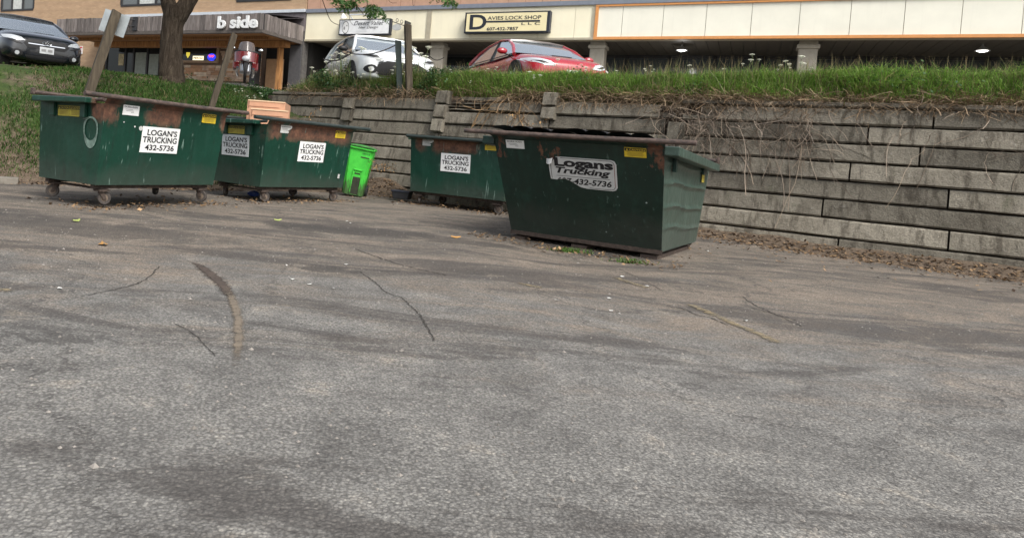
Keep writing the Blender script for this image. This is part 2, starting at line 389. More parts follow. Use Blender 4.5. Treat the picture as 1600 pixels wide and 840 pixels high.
def ribbon(name, pts, w, M, parent, h=.005, seg=7, jit=.3, label=None, fd_=3):
    """strip on the ground along photo points; w half width(s) in metres"""
    P = [atz(x, y, 0) for x, y in pts]; n = (len(P)-1)*seg; line = []
    for k in range(n+1):
        f = k/seg; i = min(int(f), len(P)-2); u = f-i
        p0 = P[max(i-1, 0)]; p1 = P[i]; p2 = P[i+1]; p3 = P[min(i+2, len(P)-1)]
        line.append(.5*((2*p1)+(p2-p0)*u+(2*p0-5*p1+4*p2-p3)*u*u+(3*p1-p0-3*p2+p3)*u**3))
    vs = []; fs = []; al = []
    ww = w if isinstance(w, (list, tuple)) else [w]*len(P)
    for k, p in enumerate(line):
        f = k/seg; i = min(int(f), len(P)-2); hw = ww[i]*(1-(f-i))+ww[i+1]*(f-i)
        t = (line[min(k+1, n)]-line[max(k-1, 0)]).normalized(); s = Vector((-t.y, t.x, 0))
        off = s*random.uniform(-jit, jit)*hw
        for sg in (1.5, .45, -.45, -1.5):
            q = p+off+s*hw*sg*random.uniform(1-jit, 1+jit); vs.append((q.x, q.y, gz(q.x, q.y)+h)); al.append((0.0 if abs(sg) > 1 else 1.0)*(min(1, k/fd_, (n-k)/fd_)))
    for k in range(n):
        for c in range(3): fs.append((4*k+c, 4*k+c+1, 4*k+c+5, 4*k+c+4))
    o = raw_mesh(name, np.array(vs), np.array(fs), 4, M, parent, np.repeat(np.array(al)[:, None], 3, 1))
    if label: o['label'] = label
    return o
ribbon('tar_seam', [(290, 406), (312, 416), (332, 430), (347, 444), (357, 458), (364, 472)], [.016, .034, .044, .042, .032, .024], M_SEAMD, ground, .005, 10, .16, 'dark curved seam in the asphalt', 12)
ribbon('sandy_seam', [(350, 446), (360, 463), (369, 485), (372, 505), (373, 525), (371, 550), (366, 580)], [.032, .029, .026, .025, .024, .022, .016], M_TAN, ground, .009, 10, .14, 'sandy curved seam in the asphalt', 14)
for pts, w in (([(552, 388), (590, 402), (625, 414), (665, 424), (700, 431)], .016), ([(560, 423), (585, 440), (605, 457), (628, 465), (642, 478), (656, 492), (668, 512), (680, 535)], .010),
               ([(905, 389), (940, 397), (985, 402), (1022, 405)], .012), ([(1040, 466), (1065, 470), (1090, 480), (1110, 484), (1140, 496)], .014), ([(1160, 452), (1180, 465), (1200, 474), (1260, 500)], .012), ([(1168, 468), (1205, 477), (1250, 490)], .014),
               ([(930, 400), (965, 410), (1000, 425), (1040, 446)], .007), ([(120, 465), (180, 452), (225, 438), (250, 415)], .01), ([(270, 505), (300, 520), (340, 560)], .006)):
    ribbon('crack', pts, w*.6, M_CRACK, ground, .004, 14, .9)
for pts, w in (([(1075, 462), (1110, 477), (1150, 494), (1185, 508), (1225, 526)], .05), ([(958, 423), (975, 428), (1000, 436), (1015, 440)], .05), ([(806, 440), (830, 443), (850, 446)], .05), ([(0, 458), (10, 450)], .05)):
    ribbon('faded_line', pts, w, M_YEL, ground, .006, 8, .35)

# concrete kerb at the left foot of the bank
M_KERB = m_simple('kerb_concrete', (.17, .155, .13), .9, var=.3, scale=6, bump=.5)
mb = MB()
KP = [Vector((-30, .75, 0)), Vector((-14, 7.35, 0)), Vector((-9.6, 9.25, 0)), Vector((-6.35, 10.65, 0)), Vector((-5.75, 10.95, 0))]
for a, b in zip(KP[:-1], KP[1:]):
    t = (b-a).normalized(); s = Vector((-t.y, t.x, 0))*.085; L = (b-a).length; n = max(1, int(L/1.6))
    for k in range(n):
        p = a+(b-a)*(k/n); r = a+(b-a)*((k+1)/n)-t*.012; z1 = .085+random.uniform(-.012, .012)
        mb.hexa([(*(p-s).xy, -.1), (*(r-s).xy, -.1), (*(r+s).xy, -.1), (*(p+s).xy, -.1), (*(p-s*.8).xy, z1), (*(r-s*.8).xy, z1), (*(r+s).xy, z1+.01), (*(p+s).xy, z1+.01)])
ko = mb.build('kerb', M_KERB, None, False, .012); tag(ko, 'worn concrete kerb at the foot of the grass bank', kind='structure')

# ================================================================ retaining wall
wall = empty('retaining_wall', ws(-5, WALL_S+.1, 0)); wall_loc = wall.location.copy()
tag(wall, 'grey stacked concrete tie retaining wall behind the green dumpsters', 'retaining wall')
def wbox(w0, w1, z0, z1, proud, depth, nseg=5, chip=.016, tilt=0.0, skew=0.0):
    """one concrete tie: chamfered, slightly uneven bar along the wall"""
    mb = MB(); rings = []
    for k in range(nseg+1):
        f = k/nseg; w = w0+(w1-w0)*f; j = lambda a=chip: random.uniform(-a, a)
        c = .022+abs(j(.012)); dz = tilt*(f-.5); sk = skew
        s0 = WALL_S-proud
        ring = [(s0+BATTER*z0+c, z0+abs(j())), (s0+BATTER*z0+j(.006), z0+c), (s0+BATTER*z1+j(.006), z1-c), (s0+BATTER*z1+c, z1-abs(j())), (s0+BATTER*z1+depth, z1), (s0+BATTER*z0+depth, z0)]
        rings.append([ws(w+sk*(z-z0)+(j(.01) if 0 < k < nseg else 0), s, z+dz)-wall_loc for s, z in ring])
    n = 6; vs = [p for r in rings for p in r]; fs = []
    for k in range(nseg):
        for a in range(n): fs.append((k*n+a, k*n+(a+1) % n, (k+1)*n+(a+1) % n, (k+1)*n+a))
    fs += [tuple(range(n))[::-1], tuple(range(nseg*n, nseg*n+n))]
    return mb.add(vs, fs)
ZC = [-.09, .20, .487, .777, 1.07, 1.358, 1.65, 1.93, 2.20, 2.40]      # joints between the courses
PIL = [-13.15, -10.42, -7.90, -5.41, -3.01, -0.52, 1.97, 4.46, 6.95, 9.4]
for a, b in zip(PIL[:-1], PIL[1:]):
    for k in range(len(ZC)-1):
        z0, z1 = ZC[k]+.006, ZC[k+1]-.006
        if k == 8:                      # top course mostly buried, only a low edge shows
            if -11 < a < -3.4: continue
            z1 = 2.30
        w0, w1 = a+.012, b-.012
        if a > -4 and a < 9:          # right of the broken joint the ties run in long pieces with staggered joints
            sh = lambda q: q if q < -2.9 else q+(1.1 if k % 2 else 0)+.25*math.sin(k*2.3)
            w0 = sh(a)+.012; w1 = sh(b)-.012
        if a == -7.90 and k == 7:       # spalled tie: layered broken slabs
            for (q0, q1, y0, y1, pr) in ((-7.72, -6.55, 1.945, 2.005, .02), (-7.76, -6.75, 2.012, 2.072, -.03), (-7.70, -6.7, 2.08, 2.135, .0), (-6.72, -6.28, 1.96, 2.15, .05), (-7.5, -6.4, 2.16, 2.262, -.08), (-6.35, -5.62, 1.945, 2.19, .0)):
                wbox(q0, q1, y0, y1, pr, .3, 7, .03).build('broken_tie', M_TIE, wall)
            continue
        if a == -5.41 and k in (6, 7): w1 = -3.26-.1*(k == 7)
        if a == -3.01 and k in (6, 7): w0 = -2.86+.18*(k == 7)
        wbox(w0, w1, z0, z1, random.uniform(-.028, .016), .32, 8, .010, random.uniform(-.008, .008)).build('concrete_tie', M_TIE, wall)
for pw, zs, sk in ((-10.46, [(1.60, 1.885), (1.895, 2.16)], .2), (-7.90, [(1.47, 1.755), (1.775, 2.065), (2.085, 2.375)], .06), (-5.42, [(1.83, 2.085), (2.10, 2.37)], .03), (-3.03, [(1.53, 1.885)], 0), (-.52, [(1.9, 2.17), (1.62, 1.88)], 0), (1.97, [(1.9, 2.17), (1.62, 1.88), (2.18, 2.4)], 0), (4.46, [(1.9, 2.17), (1.62, 1.88)], 0)):
    for (z0, z1) in zs:
        if pw == -.52: continue
        o = wbox(pw-.135, pw+.135, z0, z1, .11+random.uniform(-.02, .02), .4, 2, .014).build('header_block', M_TIE, wall)
for (q0, q1, y0, y1, pr) in ((-3.3, -3.08, 1.93, 2.06, .03), (-3.2, -2.95, 2.08, 2.2, -.02), (-2.95, -2.72, 1.92, 2.03, .06), (-7.96, -7.84, 1.30, 1.46, .02)):
    wbox(q0, q1, y0, y1, pr, .25, 4, .04).build('rubble', M_TIE, wall)
mb = MB(); mb.hexa([ws(-13.4, 12.64, -.2)-wall_loc, ws(12, 12.64, -.2)-wall_loc, ws(12, 13.0, -.2)-wall_loc, ws(-13.4, 13.0, -.2)-wall_loc,
                    ws(-13.4, 12.64+.16*2.2, 2.2)-wall_loc, ws(12, 12.64+.16*2.2, 2.2)-wall_loc, ws(12, 13.3, 2.2)-wall_loc, ws(-13.4, 13.3, 2.2)-wall_loc])
mb.build('earth_core', m_simple('dark_earth', (.05, .038, .028), .95, var=.3), wall)

# ================================================================ dumpsters
def paint_material(name, rust_amt, seed, base=(.0032, .030, .0185), light=(.0058, .044, .0275), uband=((-1, 9),), dust=.36, rough=.40, marks=.75):
    M = mat(name, base, rough, 0, .45); t = NT(M); o = t.obj(); xyz = t.sep(o)
    v = t.mapping(o, (1, 1, 1), loc=(seed*3.7, seed*1.3, seed*2.1))
    a = t.noise(v, 1.5, 5, .6); fade = t.noise(t.mapping(v, (7, 7, .5)), 1.2, 5, .65); f = t.noise(v, 30, 4, .7)
    c = t.ramp(a, [(.3, base), (.7, light)])
    c = t.mix(t.math('MULTIPLY', t.step(fade, .48, .72), .35), c, (.018, .060, .044))       # chalky vertical streaks
    # rust on the near panel below the rim
    rn = t.noise(t.mapping(v, (1.6, 1, 2.2)), 2.3, 6, .68, .5); drip = t.noise(t.mapping(v, (9, 3, 1.1)), 1.5, 5, .7)
    band = t.math('MULTIPLY', t.step(xyz[2], .93, 1.12), t.step(xyz[1], .42, .30))
    ub = None
    for (u0, u1) in uband:
        k = t.math('MULTIPLY', t.step(xyz[0], u0-.12, u0+.12), t.step(xyz[0], u1+.12, u1-.12))
        ub = k if ub is None else t.math('MAXIMUM', ub, k)
    e = t.math('ADD', t.math('MULTIPLY', rn, .5), t.math('MULTIPLY', drip, .5))
    rm = t.math('MULTIPLY', t.step(t.math('ADD', e, t.math('MULTIPLY', t.math('MULTIPLY', band, ub), .20)), .668-rust_amt*.07, .712-rust_amt*.07), t.math('MULTIPLY', band, ub))
    rc = t.ramp(t.noise(v, 9, 5, .7), [(.3, (.038, .022, .016)), (.5, (.115, .050, .030)), (.72, (.215, .105, .06))])
    c = t.mix(t.math('MULTIPLY', rm, .92), c, rc)
    # specks and little scars of rust all over, scratches, droppings
    c = t.mix(t.math('MULTIPLY', t.step(t.noise(v, 14, 4, .75), .70, .76), .8), c, (.085, .04, .022))
    st = t.noise(t.mapping(v, (26, 26, 1.9)), 1.0, 3, .5); br = t.noise(t.mapping(v, (3, 3, 3)), 1.4, 3, .6)
    c = t.mix(t.math('MULTIPLY', t.math('MULTIPLY', t.step(st, .64, .70), t.step(br, .46, .58)), marks), c, (.17, .26, .22))
    c = t.mix(t.math('MULTIPLY', t.step(drip, .56, .7), .5), c, (.010, .017, .013))
    c = t.mix(t.math('MULTIPLY', t.step(t.voro(v, 5.3), .075, .03), t.step(br, .58, .66)), c, (.3, .38, .36))
    low = t.math('MULTIPLY', t.step(t.math('ADD', xyz[2], t.math('MULTIPLY', t.math('SUBTRACT', a, .5), .7)), .62, .24), dust)
    c = t.mix(low, c, (.060, .062, .052))                                                   # road dust thrown up
    t.color(c)
    t.rough(t.math('ADD', t.math('ADD', t.math('MULTIPLY', rm, .4), t.math('MULTIPLY', low, .3)), t.math('ADD', t.math('MULTIPLY', f, .15), rough-.07)))
    t.bump(t.math('ADD', t.math('MULTIPLY', t.noise(v, 1.7, 3), 2.0), t.math('ADD', t.math('MULTIPLY', f, .12), t.math('MULTIPLY', rm, .25))), .5, .03)
    return M
M_RIM = mat('worn_steel_rim', rough=.62, metal=.25); _t = NT(M_RIM); _n = _t.noise(_t.mapping(_t.obj(), (3, 6, 6)), 4, 5, .7)
_t.color(_t.ramp(_n, [(.3, (.028, .030, .030)), (.5, (.085, .062, .052)), (.72, (.16, .115, .095))]))
M_RIMD = mat('dark_painted_rim', rough=.5); _t = NT(M_RIMD); _n = _t.noise(_t.mapping(_t.obj(), (2, 6, 6)), 4, 5, .7)
_t.color(_t.ramp(_n, [(.35, (.012, .022, .02)), (.6, (.03, .04, .037)), (.78, (.10, .062, .05))]))
M_RUSTST = m_simple('rusty_steel', (.055, .04, .032), .8, var=.5, scale=18)
M_TYRE = m_simple('caster_rubber', (.055, .047, .042), .85, var=.35, scale=20)
M_HUB = m_simple('caster_hub', (.13, .10, .075), .7, var=.4, scale=20)
M_WHITE = m_simple('white_sign_sheet', (.72, .73, .72), .5, var=.05, scale=4)
M_WHITED = m_simple('dirty_white_sheet', (.50, .51, .49), .6, var=.2, scale=10)
M_INK = mat('black_ink', (.012, .012, .014), .55)
M_CAUT = m_simple('yellow_sticker', (.62, .45, .03), .5, var=.15, scale=12)
M_CAUTD = m_simple('faded_yellow_sticker', (.40, .34, .05), .6, var=.25, scale=12)
M_SMALL = mat('faint_print', (.22, .16, .03), .6)
M_GREYINK = mat('grey_print', (.25, .25, .25), .6)
M_REDLINE = mat('red_brown_line', (.20, .05, .035), .6)
M_BLKPL = m_simple('black_lid_plastic', (.022, .023, .026), .5, var=.3, scale=9)

class Surf:
    """flat patch of a dumpster: origin, right, up (unit) seen from outside"""
    def __init__(s, o, ux, uy): s.o = Vector(o); s.ux = Vector(ux).normalized(); s.uy = Vector(uy).normalized(); s.n = s.ux.cross(s.uy).normalized()
    def p(s, a, b, h=0.0): return s.o+s.ux*a+s.uy*b+s.n*h
    def rect(s, a0, b0, a1, b1, h, th=.003):
        mb = MB(); mb.prism([s.p(a0, b0, h-th), s.p(a1, b0, h-th), s.p(a1, b1, h-th), s.p(a0, b1, h-th)], s.n*th); return mb
    def poly(s, pts, h, th=.003):
        mb = MB(); mb.prism([s.p(a, b, h-th) for a, b in pts], s.n*th); return mb
    def text(s, body, a, b, w, hgt, h, **k):
        mb = MB(); return text_on(mb, body, s.p(a, b, h), s.ux, s.uy, w, hgt, **k)
def company_sign(sf, a, b, w, h, root, M=None, rot=0):
    sg = sf.rect(a, b, a+w, b+h, .009, .005).build('company_sign', M or M_WHITE, root, label='white sign lettered LOGAN\'S TRUCKING 432-5736')
    mb = MB()
    for body, x0, x1, y0, hh in (("LOGAN'S", .13, .93, .665, .235), ('TRUCKING', .035, .95, .385, .235), ('432-5736', .12, .90, .085, .23)):
        text_on(mb, body, sf.p(a+x0*w, b+y0*h, .0105), sf.ux, sf.uy, (x1-x0)*w, hh*h, bold=.028)
    mb.build('lettering', M_INK, sg); return sg
def caution(sf, a, b, w, h, root, M=None, torn=False):
    sg = sf.rect(a, b, a+w, b+h, .008, .004).build('caution_sticker', M or M_CAUT, root, label='yellow and black caution sticker')
    k = sf.rect(a+.02*w, b+.64*h, a+.98*w, b+.95*h, .0092, .001); k.build('header', M_INK, sg)
    mb = MB(); text_on(mb, 'CAUTION', sf.p(a+.24*w, b+.69*h, .0105), sf.ux, sf.uy, .70*w, .20*h, bold=.02)
    mb.add([sf.p(a+.07*w, b+.69*h, .0105), sf.p(a+.19*w, b+.69*h, .0105), sf.p(a+.13*w, b+.90*h, .0105)], [(0, 1, 2)])
    mb.build('lettering', M or M_CAUT, sg)
    mb = MB()
    for q in range(4):
        y = b+h*(.50-.12*q); l = .12+.05*(q % 2); mb.add([sf.p(a+l*w, y, .009), sf.p(a+(1-l)*w, y, .009), sf.p(a+(1-l)*w, y+.045*h, .009), sf.p(a+l*w, y+.045*h, .009)], [(0, 1, 2, 3)])
    mb.build('small_print', M_SMALL, sg); return sg
def maker_label(sf, a, b, w, h, root, torn=False):
    pts = [(a, b), (a+w, b), (a+w, b+h), (a, b+h)]
    if torn: pts = [(a, b), (a+w*.7, b), (a+w*.78, b+.15*h), (a+w*.66, b+.33*h), (a+w*.85, b+.52*h), (a+w, b+.7*h), (a+w*.96, b+h), (a, b+h)]
    sg = sf.poly(pts, .008, .004).build('maker_label', M_WHITED if torn else M_WHITE, root, label='small white maker label')
    mb = sf.text('DURA-KAN', a+.07*w, b+.74*h, .80*w, .16*h, .009, bold=.02); mb.build('lettering', M_INK, sg)
    mb = MB()
    for q, (l, r) in enumerate(((.14, .6), (.2, .66), (.5, .68))):
        y = b+h*(.55-.14*q); mb.add([sf.p(a+l*w, y, .009), sf.p(a+r*w, y, .009), sf.p(a+r*w, y+.05*h, .009), sf.p(a+l*w, y+.05*h, .009)], [(0, 1, 2, 3)])
    mb.build('small_print', M_GREYINK, sg); return sg
def caster(root, u, v, r, swivel, ztop):
    c = Vector((u, v, r)); d = Vector((math.cos(swivel), math.sin(swivel), 0)); ax = Vector((-d.y, d.x, 0)); off = d*.035
    k = MB(); k.cbox((u, v, ztop-.012), (.15, .13, .022)); k.lathe([(.001, 0), (.045, 0), (.045, .03), (.001, .03)], (u, v, ztop-.055), (0, 0, 1), 14)
    for sg in (1, -1):
        p = Vector((u, v, 0))+ax*.034*sg
        a, b = p-d*.03, p+d*.03; q = p+off
        k.sheet([(a.x, a.y, ztop-.05), (b.x, b.y, ztop-.05), (q.x+d.x*.02, q.y+d.y*.02, r-.02), (q.x-d.x*.02, q.y-d.y*.02, r-.02)], .006)
    k.tube([c+off-ax*.045, c+off+ax*.045], .009, 8)
    f = k.build('caster', M_RUSTST, root)
    w = MB(); w.lathe([(r*.55, -.021), (r*.93, -.024), (r, -.014), (r, .014), (r*.93, .024), (r*.55, .021)], c+off, ax, 24, True); w.build('wheel', M_TYRE, f, True)
    w = MB(); w.lathe([(.001, -.018), (r*.56, -.018), (r*.56, .018), (.001, .018)], c+off, ax, 18); w.build('hub', M_HUB, f, 30)
def panel_wave(P00, P10, P11, P01, amp, seed, nu=14, nv=8, th=.006):
    """slightly buckled steel sheet between four corners, with thickness"""
    P00, P10, P11, P01 = map(Vector, (P00, P10, P11, P01)); n = (P10-P00).cross(P01-P00).normalized(); mb = MB()
    def fn(h):
        def g(i, j):
            p = P00*(1-i)*(1-j)+P10*i*(1-j)+P11*i*j+P01*(1-i)*j
            e = 16*i*(1-i)*j*(1-j)
            return p+n*(h+amp*e*(math.sin(3.1*i*2+seed)*math.cos(4.3*j+seed*1.7)+.5*math.sin(9*i+seed*2)))
        return g
    mb.grid(fn(0), nu, nv); mb.grid(fn(-th), nu, nv)
    return mb

def dumpster(name, pose, dim, label, cat_group, M, rim, o):
    x, y, a, g = pose
    root = empty(name, (x, y, g), a); tag(root, label, 'dumpster', cat_group)
    L, zb, zc, vb, vc, zt, te, dep, vft, zef = (dim[k] for k in ('L', 'zb', 'zc', 'vb', 'vc', 'zt', 'te', 'dep', 'vft', 'zef'))
    el, er = dim['ext']; vf = vb+dep
    b = MB()
    fl = .03
    # near panel, flare, far panel, floor
    w = panel_wave((te, vb, zb), (L-te, vb, zb), (L, vc, zc), (0, vc, zc), dim.get('buckle', .0058), x); b.add(w.v, w.f)
    b.sheet([(0, vc, zc), (L, vc, zc), (L+fl, .0, zt-.005), (-fl, .0, zt-.005)], .005)
    w = panel_wave((L-te, vf, zb), (te, vf, zb), (0, vft, zef), (L, vft, zef), .006, x+2); b.add(w.v, w.f)
    b.hexa([(te, vb, zb), (L-te, vb, zb), (L-te, vf, zb), (te, vf, zb), (te, vb, zb+.006), (L-te, vb, zb+.006), (L-te, vf, zb+.006), (te, vf, zb+.006)])
    b.build('body', M, root, 30)
    # end panels, creased where dented
    for side in (0, 1):
        e = MB(); cr = dim.get('crease', 0) if side else 0
        def fn(h):
            def gfun(i, j):
                z = zb+(zc-zb)*j+ (zef-zc)*j*i
                near = vb+(vc-vb)*j; far = vf+(vft-vf)*j; v = near+(far-near)*i
                u = te*(1-j); d = 0
                if cr:
                    for zz, am in ((.36, .8), (.62, .9), (.90, 1.0), (1.13, .5)):
                        zq = zz+.045*math.sin(i*3.3+.6)+.02*math.sin(i*9)-.03*i
                        d += am*cr*math.exp(-((z-zq)/.022)**2)
                    d += .010*math.sin(i*5+j*7)
                else: d = .006*math.sin(i*6+x)*math.sin(j*5+1)
                e_ = min(1, 12*i*(1-i)); d *= e_
                return (u+h+d, v, z) if not side else (L-u-h-d, v, z)
            return gfun
        nv = 60 if cr else 8
        e.grid(fn(0), 16, nv); e.grid(fn(.006), 16, nv)
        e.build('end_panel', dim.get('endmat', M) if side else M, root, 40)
        s = -1 if not side else 1; U = lambda d: (-d if not side else L+d)
        # lifting pocket along the top of the end, its drop brackets
        p0, p1 = dim['pocket']; zp0, zp1 = dim['pz']
        k = MB(); A, B = sorted((U(-.004), U(.16)))
        k.hexa([(A, p0, zp0[0]), (B, p0, zp0[0]), (B, p1, zp0[1]), (A, p1, zp0[1]), (A, p0, zp1[0]), (B, p0, zp1[0]), (B, p1, zp1[1]), (A, p1, zp1[1])])
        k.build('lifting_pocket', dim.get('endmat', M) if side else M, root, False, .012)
        for vq in dim['brk']:
            k = MB(); A, B = sorted((U(-.002), U(.045))); k.box((A, vq-.045, zp0[0]-.175), (B, vq+.045, zp0[0]-.002)); k.build('bracket', M, root, False, .006)
        k = MB(); k.tube([(U(.0), vc+.02, zt-.04), (U(.01), p0+.05, max(zp1)-.02), (U(.01), p1, zp1[1]-.01), (U(0), vft, zef+.03)], .022, 8); k.build('end_rim', rim, root, True)
    k = MB(); k.tube([(-el, 0, zt), (L*.3, .003, zt-.004), (L*.7, -.004, zt-.006), (L+er, 0, zt)], .030, 10); k.build('rim_tube', rim, root, True)
    k = MB(); k.tube([(-.12, vft+.02, dim['zfar']), (L+.12, vft+.02, dim['zfar'])], .026, 8); k.build('hinge_rod', rim, root, True)
    for uu in (-.1, L+.1):
        k = MB(); k.cbox((uu, vft+.02, dim['zfar']+.012), (.03, .075, .085)); k.build('hinge_ear', rim, root, False, .008)
    # base frame
    k = MB()
    for vv in (vb+.12, vf-.12): k.box((te+.04, vv-.04, zb-.05), (L-te-.04, vv+.04, zb-.002))
    for uu in (te+.16, L-te-.16): k.box((uu-.06, vb+.05, zb-.065), (uu+.06, vf-.05, zb-.052))
    k.build('base_frame', M_RUSTST, root)
    return root
def near_surf(dim):
    return Surf((0, dim['vb'], dim['zb']), (1, 0, 0), (0, dim['vc']-dim['vb'], dim['zc']-dim['zb']))
def nb_(dim, z): # height along the panel for a given z
    return (z-dim['zb'])/(dim['zc']-dim['zb'])*math.hypot(dim['vc']-dim['vb'], dim['zc']-dim['zb'])
def left_surf(dim):
    return Surf((dim['te'], dim['vb'], dim['zb']), (0, -1, 0), (-dim['te'], 0, dim['zc']-dim['zb']))

SMALL = dict(L=2.02, zb=.25, zc=1.25, vb=.215, vc=.092, zt=1.338, te=.04, dep=1.19, vft=1.42, zef=1.235, ext=(.345, .345), pocket=(.25, 1.36), pz=((1.238, 1.228), (1.305, 1.30)), brk=(1.10, .47), zfar=1.345)
P1 = paint_material('green_paint_streaked', 1.4, 1, uband=((-.1, .22), (.62, 1.22), (1.9, 2.2)))
P2 = paint_material('green_paint_rust_band', 1.9, 2, uband=((.05, .32), (.42, 1.95),))
P3 = paint_material('green_paint_brown_band', 1.8, 3, uband=((.1, .3), (.48, 1.45),))
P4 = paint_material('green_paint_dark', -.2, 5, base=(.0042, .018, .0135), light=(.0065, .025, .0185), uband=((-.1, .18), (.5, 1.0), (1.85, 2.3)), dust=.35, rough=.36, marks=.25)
P4E = paint_material('green_paint_lit_glossy_end', .2, 7, base=(.034, .060, .048), light=(.046, .074, .060), uband=((5, 6),), dust=.3, rough=.34)  # same green made paler: side light and reflected sheen put into the colour
GRP = 'green wheeled dumpsters'
d1 = dumpster('dumpster', (-3.324, 8.271, 1.015, .042), SMALL, 'leftmost green dumpster on casters with a pale painted O on its end', GRP, P1, M_RIM, None)
d2 = dumpster('dumpster', (-1.80, 10.791, .888, .004), SMALL, 'green dumpster on casters with cardboard boxes sticking out, a sign on two sides', GRP, P2, M_RIMD, None)
D3 = dict(SMALL); D3.update(ext=(.01, .3), vb=.21, vc=.15, dep=1.12, vft=1.34, pocket=(.3, 1.2), brk=(1.0, .5), zt=1.30, zfar=1.30)
d3 = dumpster('dumpster', (.398, 13.208, -.575, .0), D3, 'green dumpster on casters close to the wall, partly hidden by the big dumpster', GRP, P3, M_RIMD, None)
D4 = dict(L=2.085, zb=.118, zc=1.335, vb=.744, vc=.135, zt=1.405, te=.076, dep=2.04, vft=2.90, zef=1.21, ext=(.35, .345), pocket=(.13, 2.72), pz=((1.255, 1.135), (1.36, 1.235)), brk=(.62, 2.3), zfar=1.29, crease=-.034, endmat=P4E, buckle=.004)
d4 = dumpster('dumpster', (1.297, 8.738, -.608, -.078), D4, 'large dark green dumpster with a torn sign and no wheels', None, P4, M_RIM, None)
for root, dim, sw in ((d1, SMALL, (-.3, -1.25, 2.4, .5)), (d2, SMALL, (-.55, -.3, .6, 2.2)), (d3, D3, (2.0, .5, .3, 1.0))):
    vf = dim['vb']+dim['dep']
    for (u, v), s_ in zip(((.2, dim['vb']+.1), (dim['L']-.2, dim['vb']+.1), (.2, vf-.13), (dim['L']-.2, vf-.13)), sw): caster(root, u, v, .082, s_, dim['zb']-.062)
for root, dim, sg, (m0, torn) in ((d1, SMALL, (.595, .68), (.26, False)), (d2, SMALL, (.755, .69), (.285, True)), (d3, D3, (.68, .685), (.265, True))):
    sf = near_surf(dim)
    company_sign(sf, sg[0], nb_(dim, sg[1]), .61, .338, root)
    caution(sf, 1.565, nb_(dim, 1.135), .255, .125, root)
    maker_label(sf, m0, nb_(dim, 1.135), .24, .125, root, torn)
sf = left_surf(SMALL); hz = lambda z: z-SMALL['zb']
for root, M_, v0 in ((d1, M_CAUTD, 1.02), (d2, M_CAUTD, 1.12)):
    for q in (0, 1): caution(sf, -(v0-SMALL['vb'])+q*.245, hz(1.068), .238, .128, root, M_)
company_sign(sf, -(1.20-SMALL['vb']), hz(.705), .69, .342, d2, m_simple('grey_white_sign_sheet', (.50, .53, .54), .5, var=.06))
# pale O sprayed on the left end of the first dumpster
mb = MB(); n = 48; vs = []; fs = []
for k in range(n+1):
    t = 2*math.pi*k/n+.9; c, s = math.cos(t), math.sin(t); th = .026+.034*max(0, -s)**1.5+.006*math.sin(3*t)
    for q in (0, 1):
        rx, ry = .118+(th if q else 0), .135+(th*(1.1 if s > 0 else 1.5) if q else 0)
        vs.append(sf.p(-(.345-SMALL['vb'])+rx*c, hz(.925)+ry*s, .007))
for k in range(n): fs.append((2*k, 2*k+1, 2*k+3, 2*k+2))
mb.add(vs, fs); a_ = [sf.p(-(.345-SMALL['vb'])-.035+.0*q, hz(1.075), .007) for q in (0,)][0]; mb.add([a_+sf.ux*dx+sf.uy*dy for dx, dy in ((0, 0), (-.10, -.018), (-.135, -.03), (-.06, -.036), (.0, -.026))], [(0, 1, 2, 3, 4)]); mb.build('painted_letter', m_simple('pale_spray_paint', (.13, .19, .16), .7, var=.5, scale=9), d1, label='pale sprayed letter O')
# scuffed marks and little round sticker on the first dumpster
sf = near_surf(SMALL)
for (u, z, r) in ((.565, .985, .030), (.47, 1.0, .012), (.30, 1.045, .010)):
    mb = MB(); mb.add([sf.p(u+r*math.cos(a*.5236), nb_(SMALL, z)+r*math.sin(a*.5236), .008) for a in range(12)], [tuple(range(12))]); mb.build('paint_mark', M_WHITED, d1)
for (u, z) in ((1.80, .42),):
    mb = sf.rect(u, nb_(SMALL, z), u+.045, nb_(SMALL, z+.075), .008); mb.build('small_sticker', M_WHITED, d2)

# the big dumpster: torn sign, stickers, skids, lids
sf = near_surf(D4)
caution(sf, 1.64, nb_(D4, 1.217), .245, .118, d4)
maker_label(sf, .165, nb_(D4, 1.225), .245, .112, d4)
a0, b0, W_, H_ = .695, nb_(D4, .80), .845, .405
def rc(a, b): return (a0+a*W_, b0+b*H_)
poly = [rc(.03, .235), rc(.12, .22), rc(.17, .25), rc(.25, .265), rc(.32, .22), rc(.40, .12), rc(.47, .035), rc(.56, .0), rc(.93, 0), rc(.975, .035), rc(1, .12), rc(1, .86), rc(.975, .965), rc(.93, 1), rc(.18, 1), rc(.13, .985), rc(.10, .90), rc(.06, .80), rc(.02, .78), rc(.015, .6)]
sg = sf.poly(poly, .009, .004).build('company_sign', m_simple('weathered_sign', (.50, .51, .50), .55, var=.08, scale=6), d4, label='torn rounded white sign lettered Logans Trucking 607-432-5736')
mb = MB()
text_on(mb, 'Logans', sf.p(*rc(.105, .60), .0105), sf.ux, sf.uy, .85*W_, .375*H_, bold=.045)
text_on(mb, 'Trucking', sf.p(*rc(.115, .395), .0105), sf.ux, sf.uy, .80*W_, .27*H_, bold=.035, shear=.25)
mb.add([sf.p(*rc(.12, .362), .0105), sf.p(*rc(.90, .362), .0105), sf.p(*rc(.90, .374), .0105), sf.p(*rc(.12, .374), .0105)], [(0, 1, 2, 3)])
mb.build('lettering', M_INK, sg)
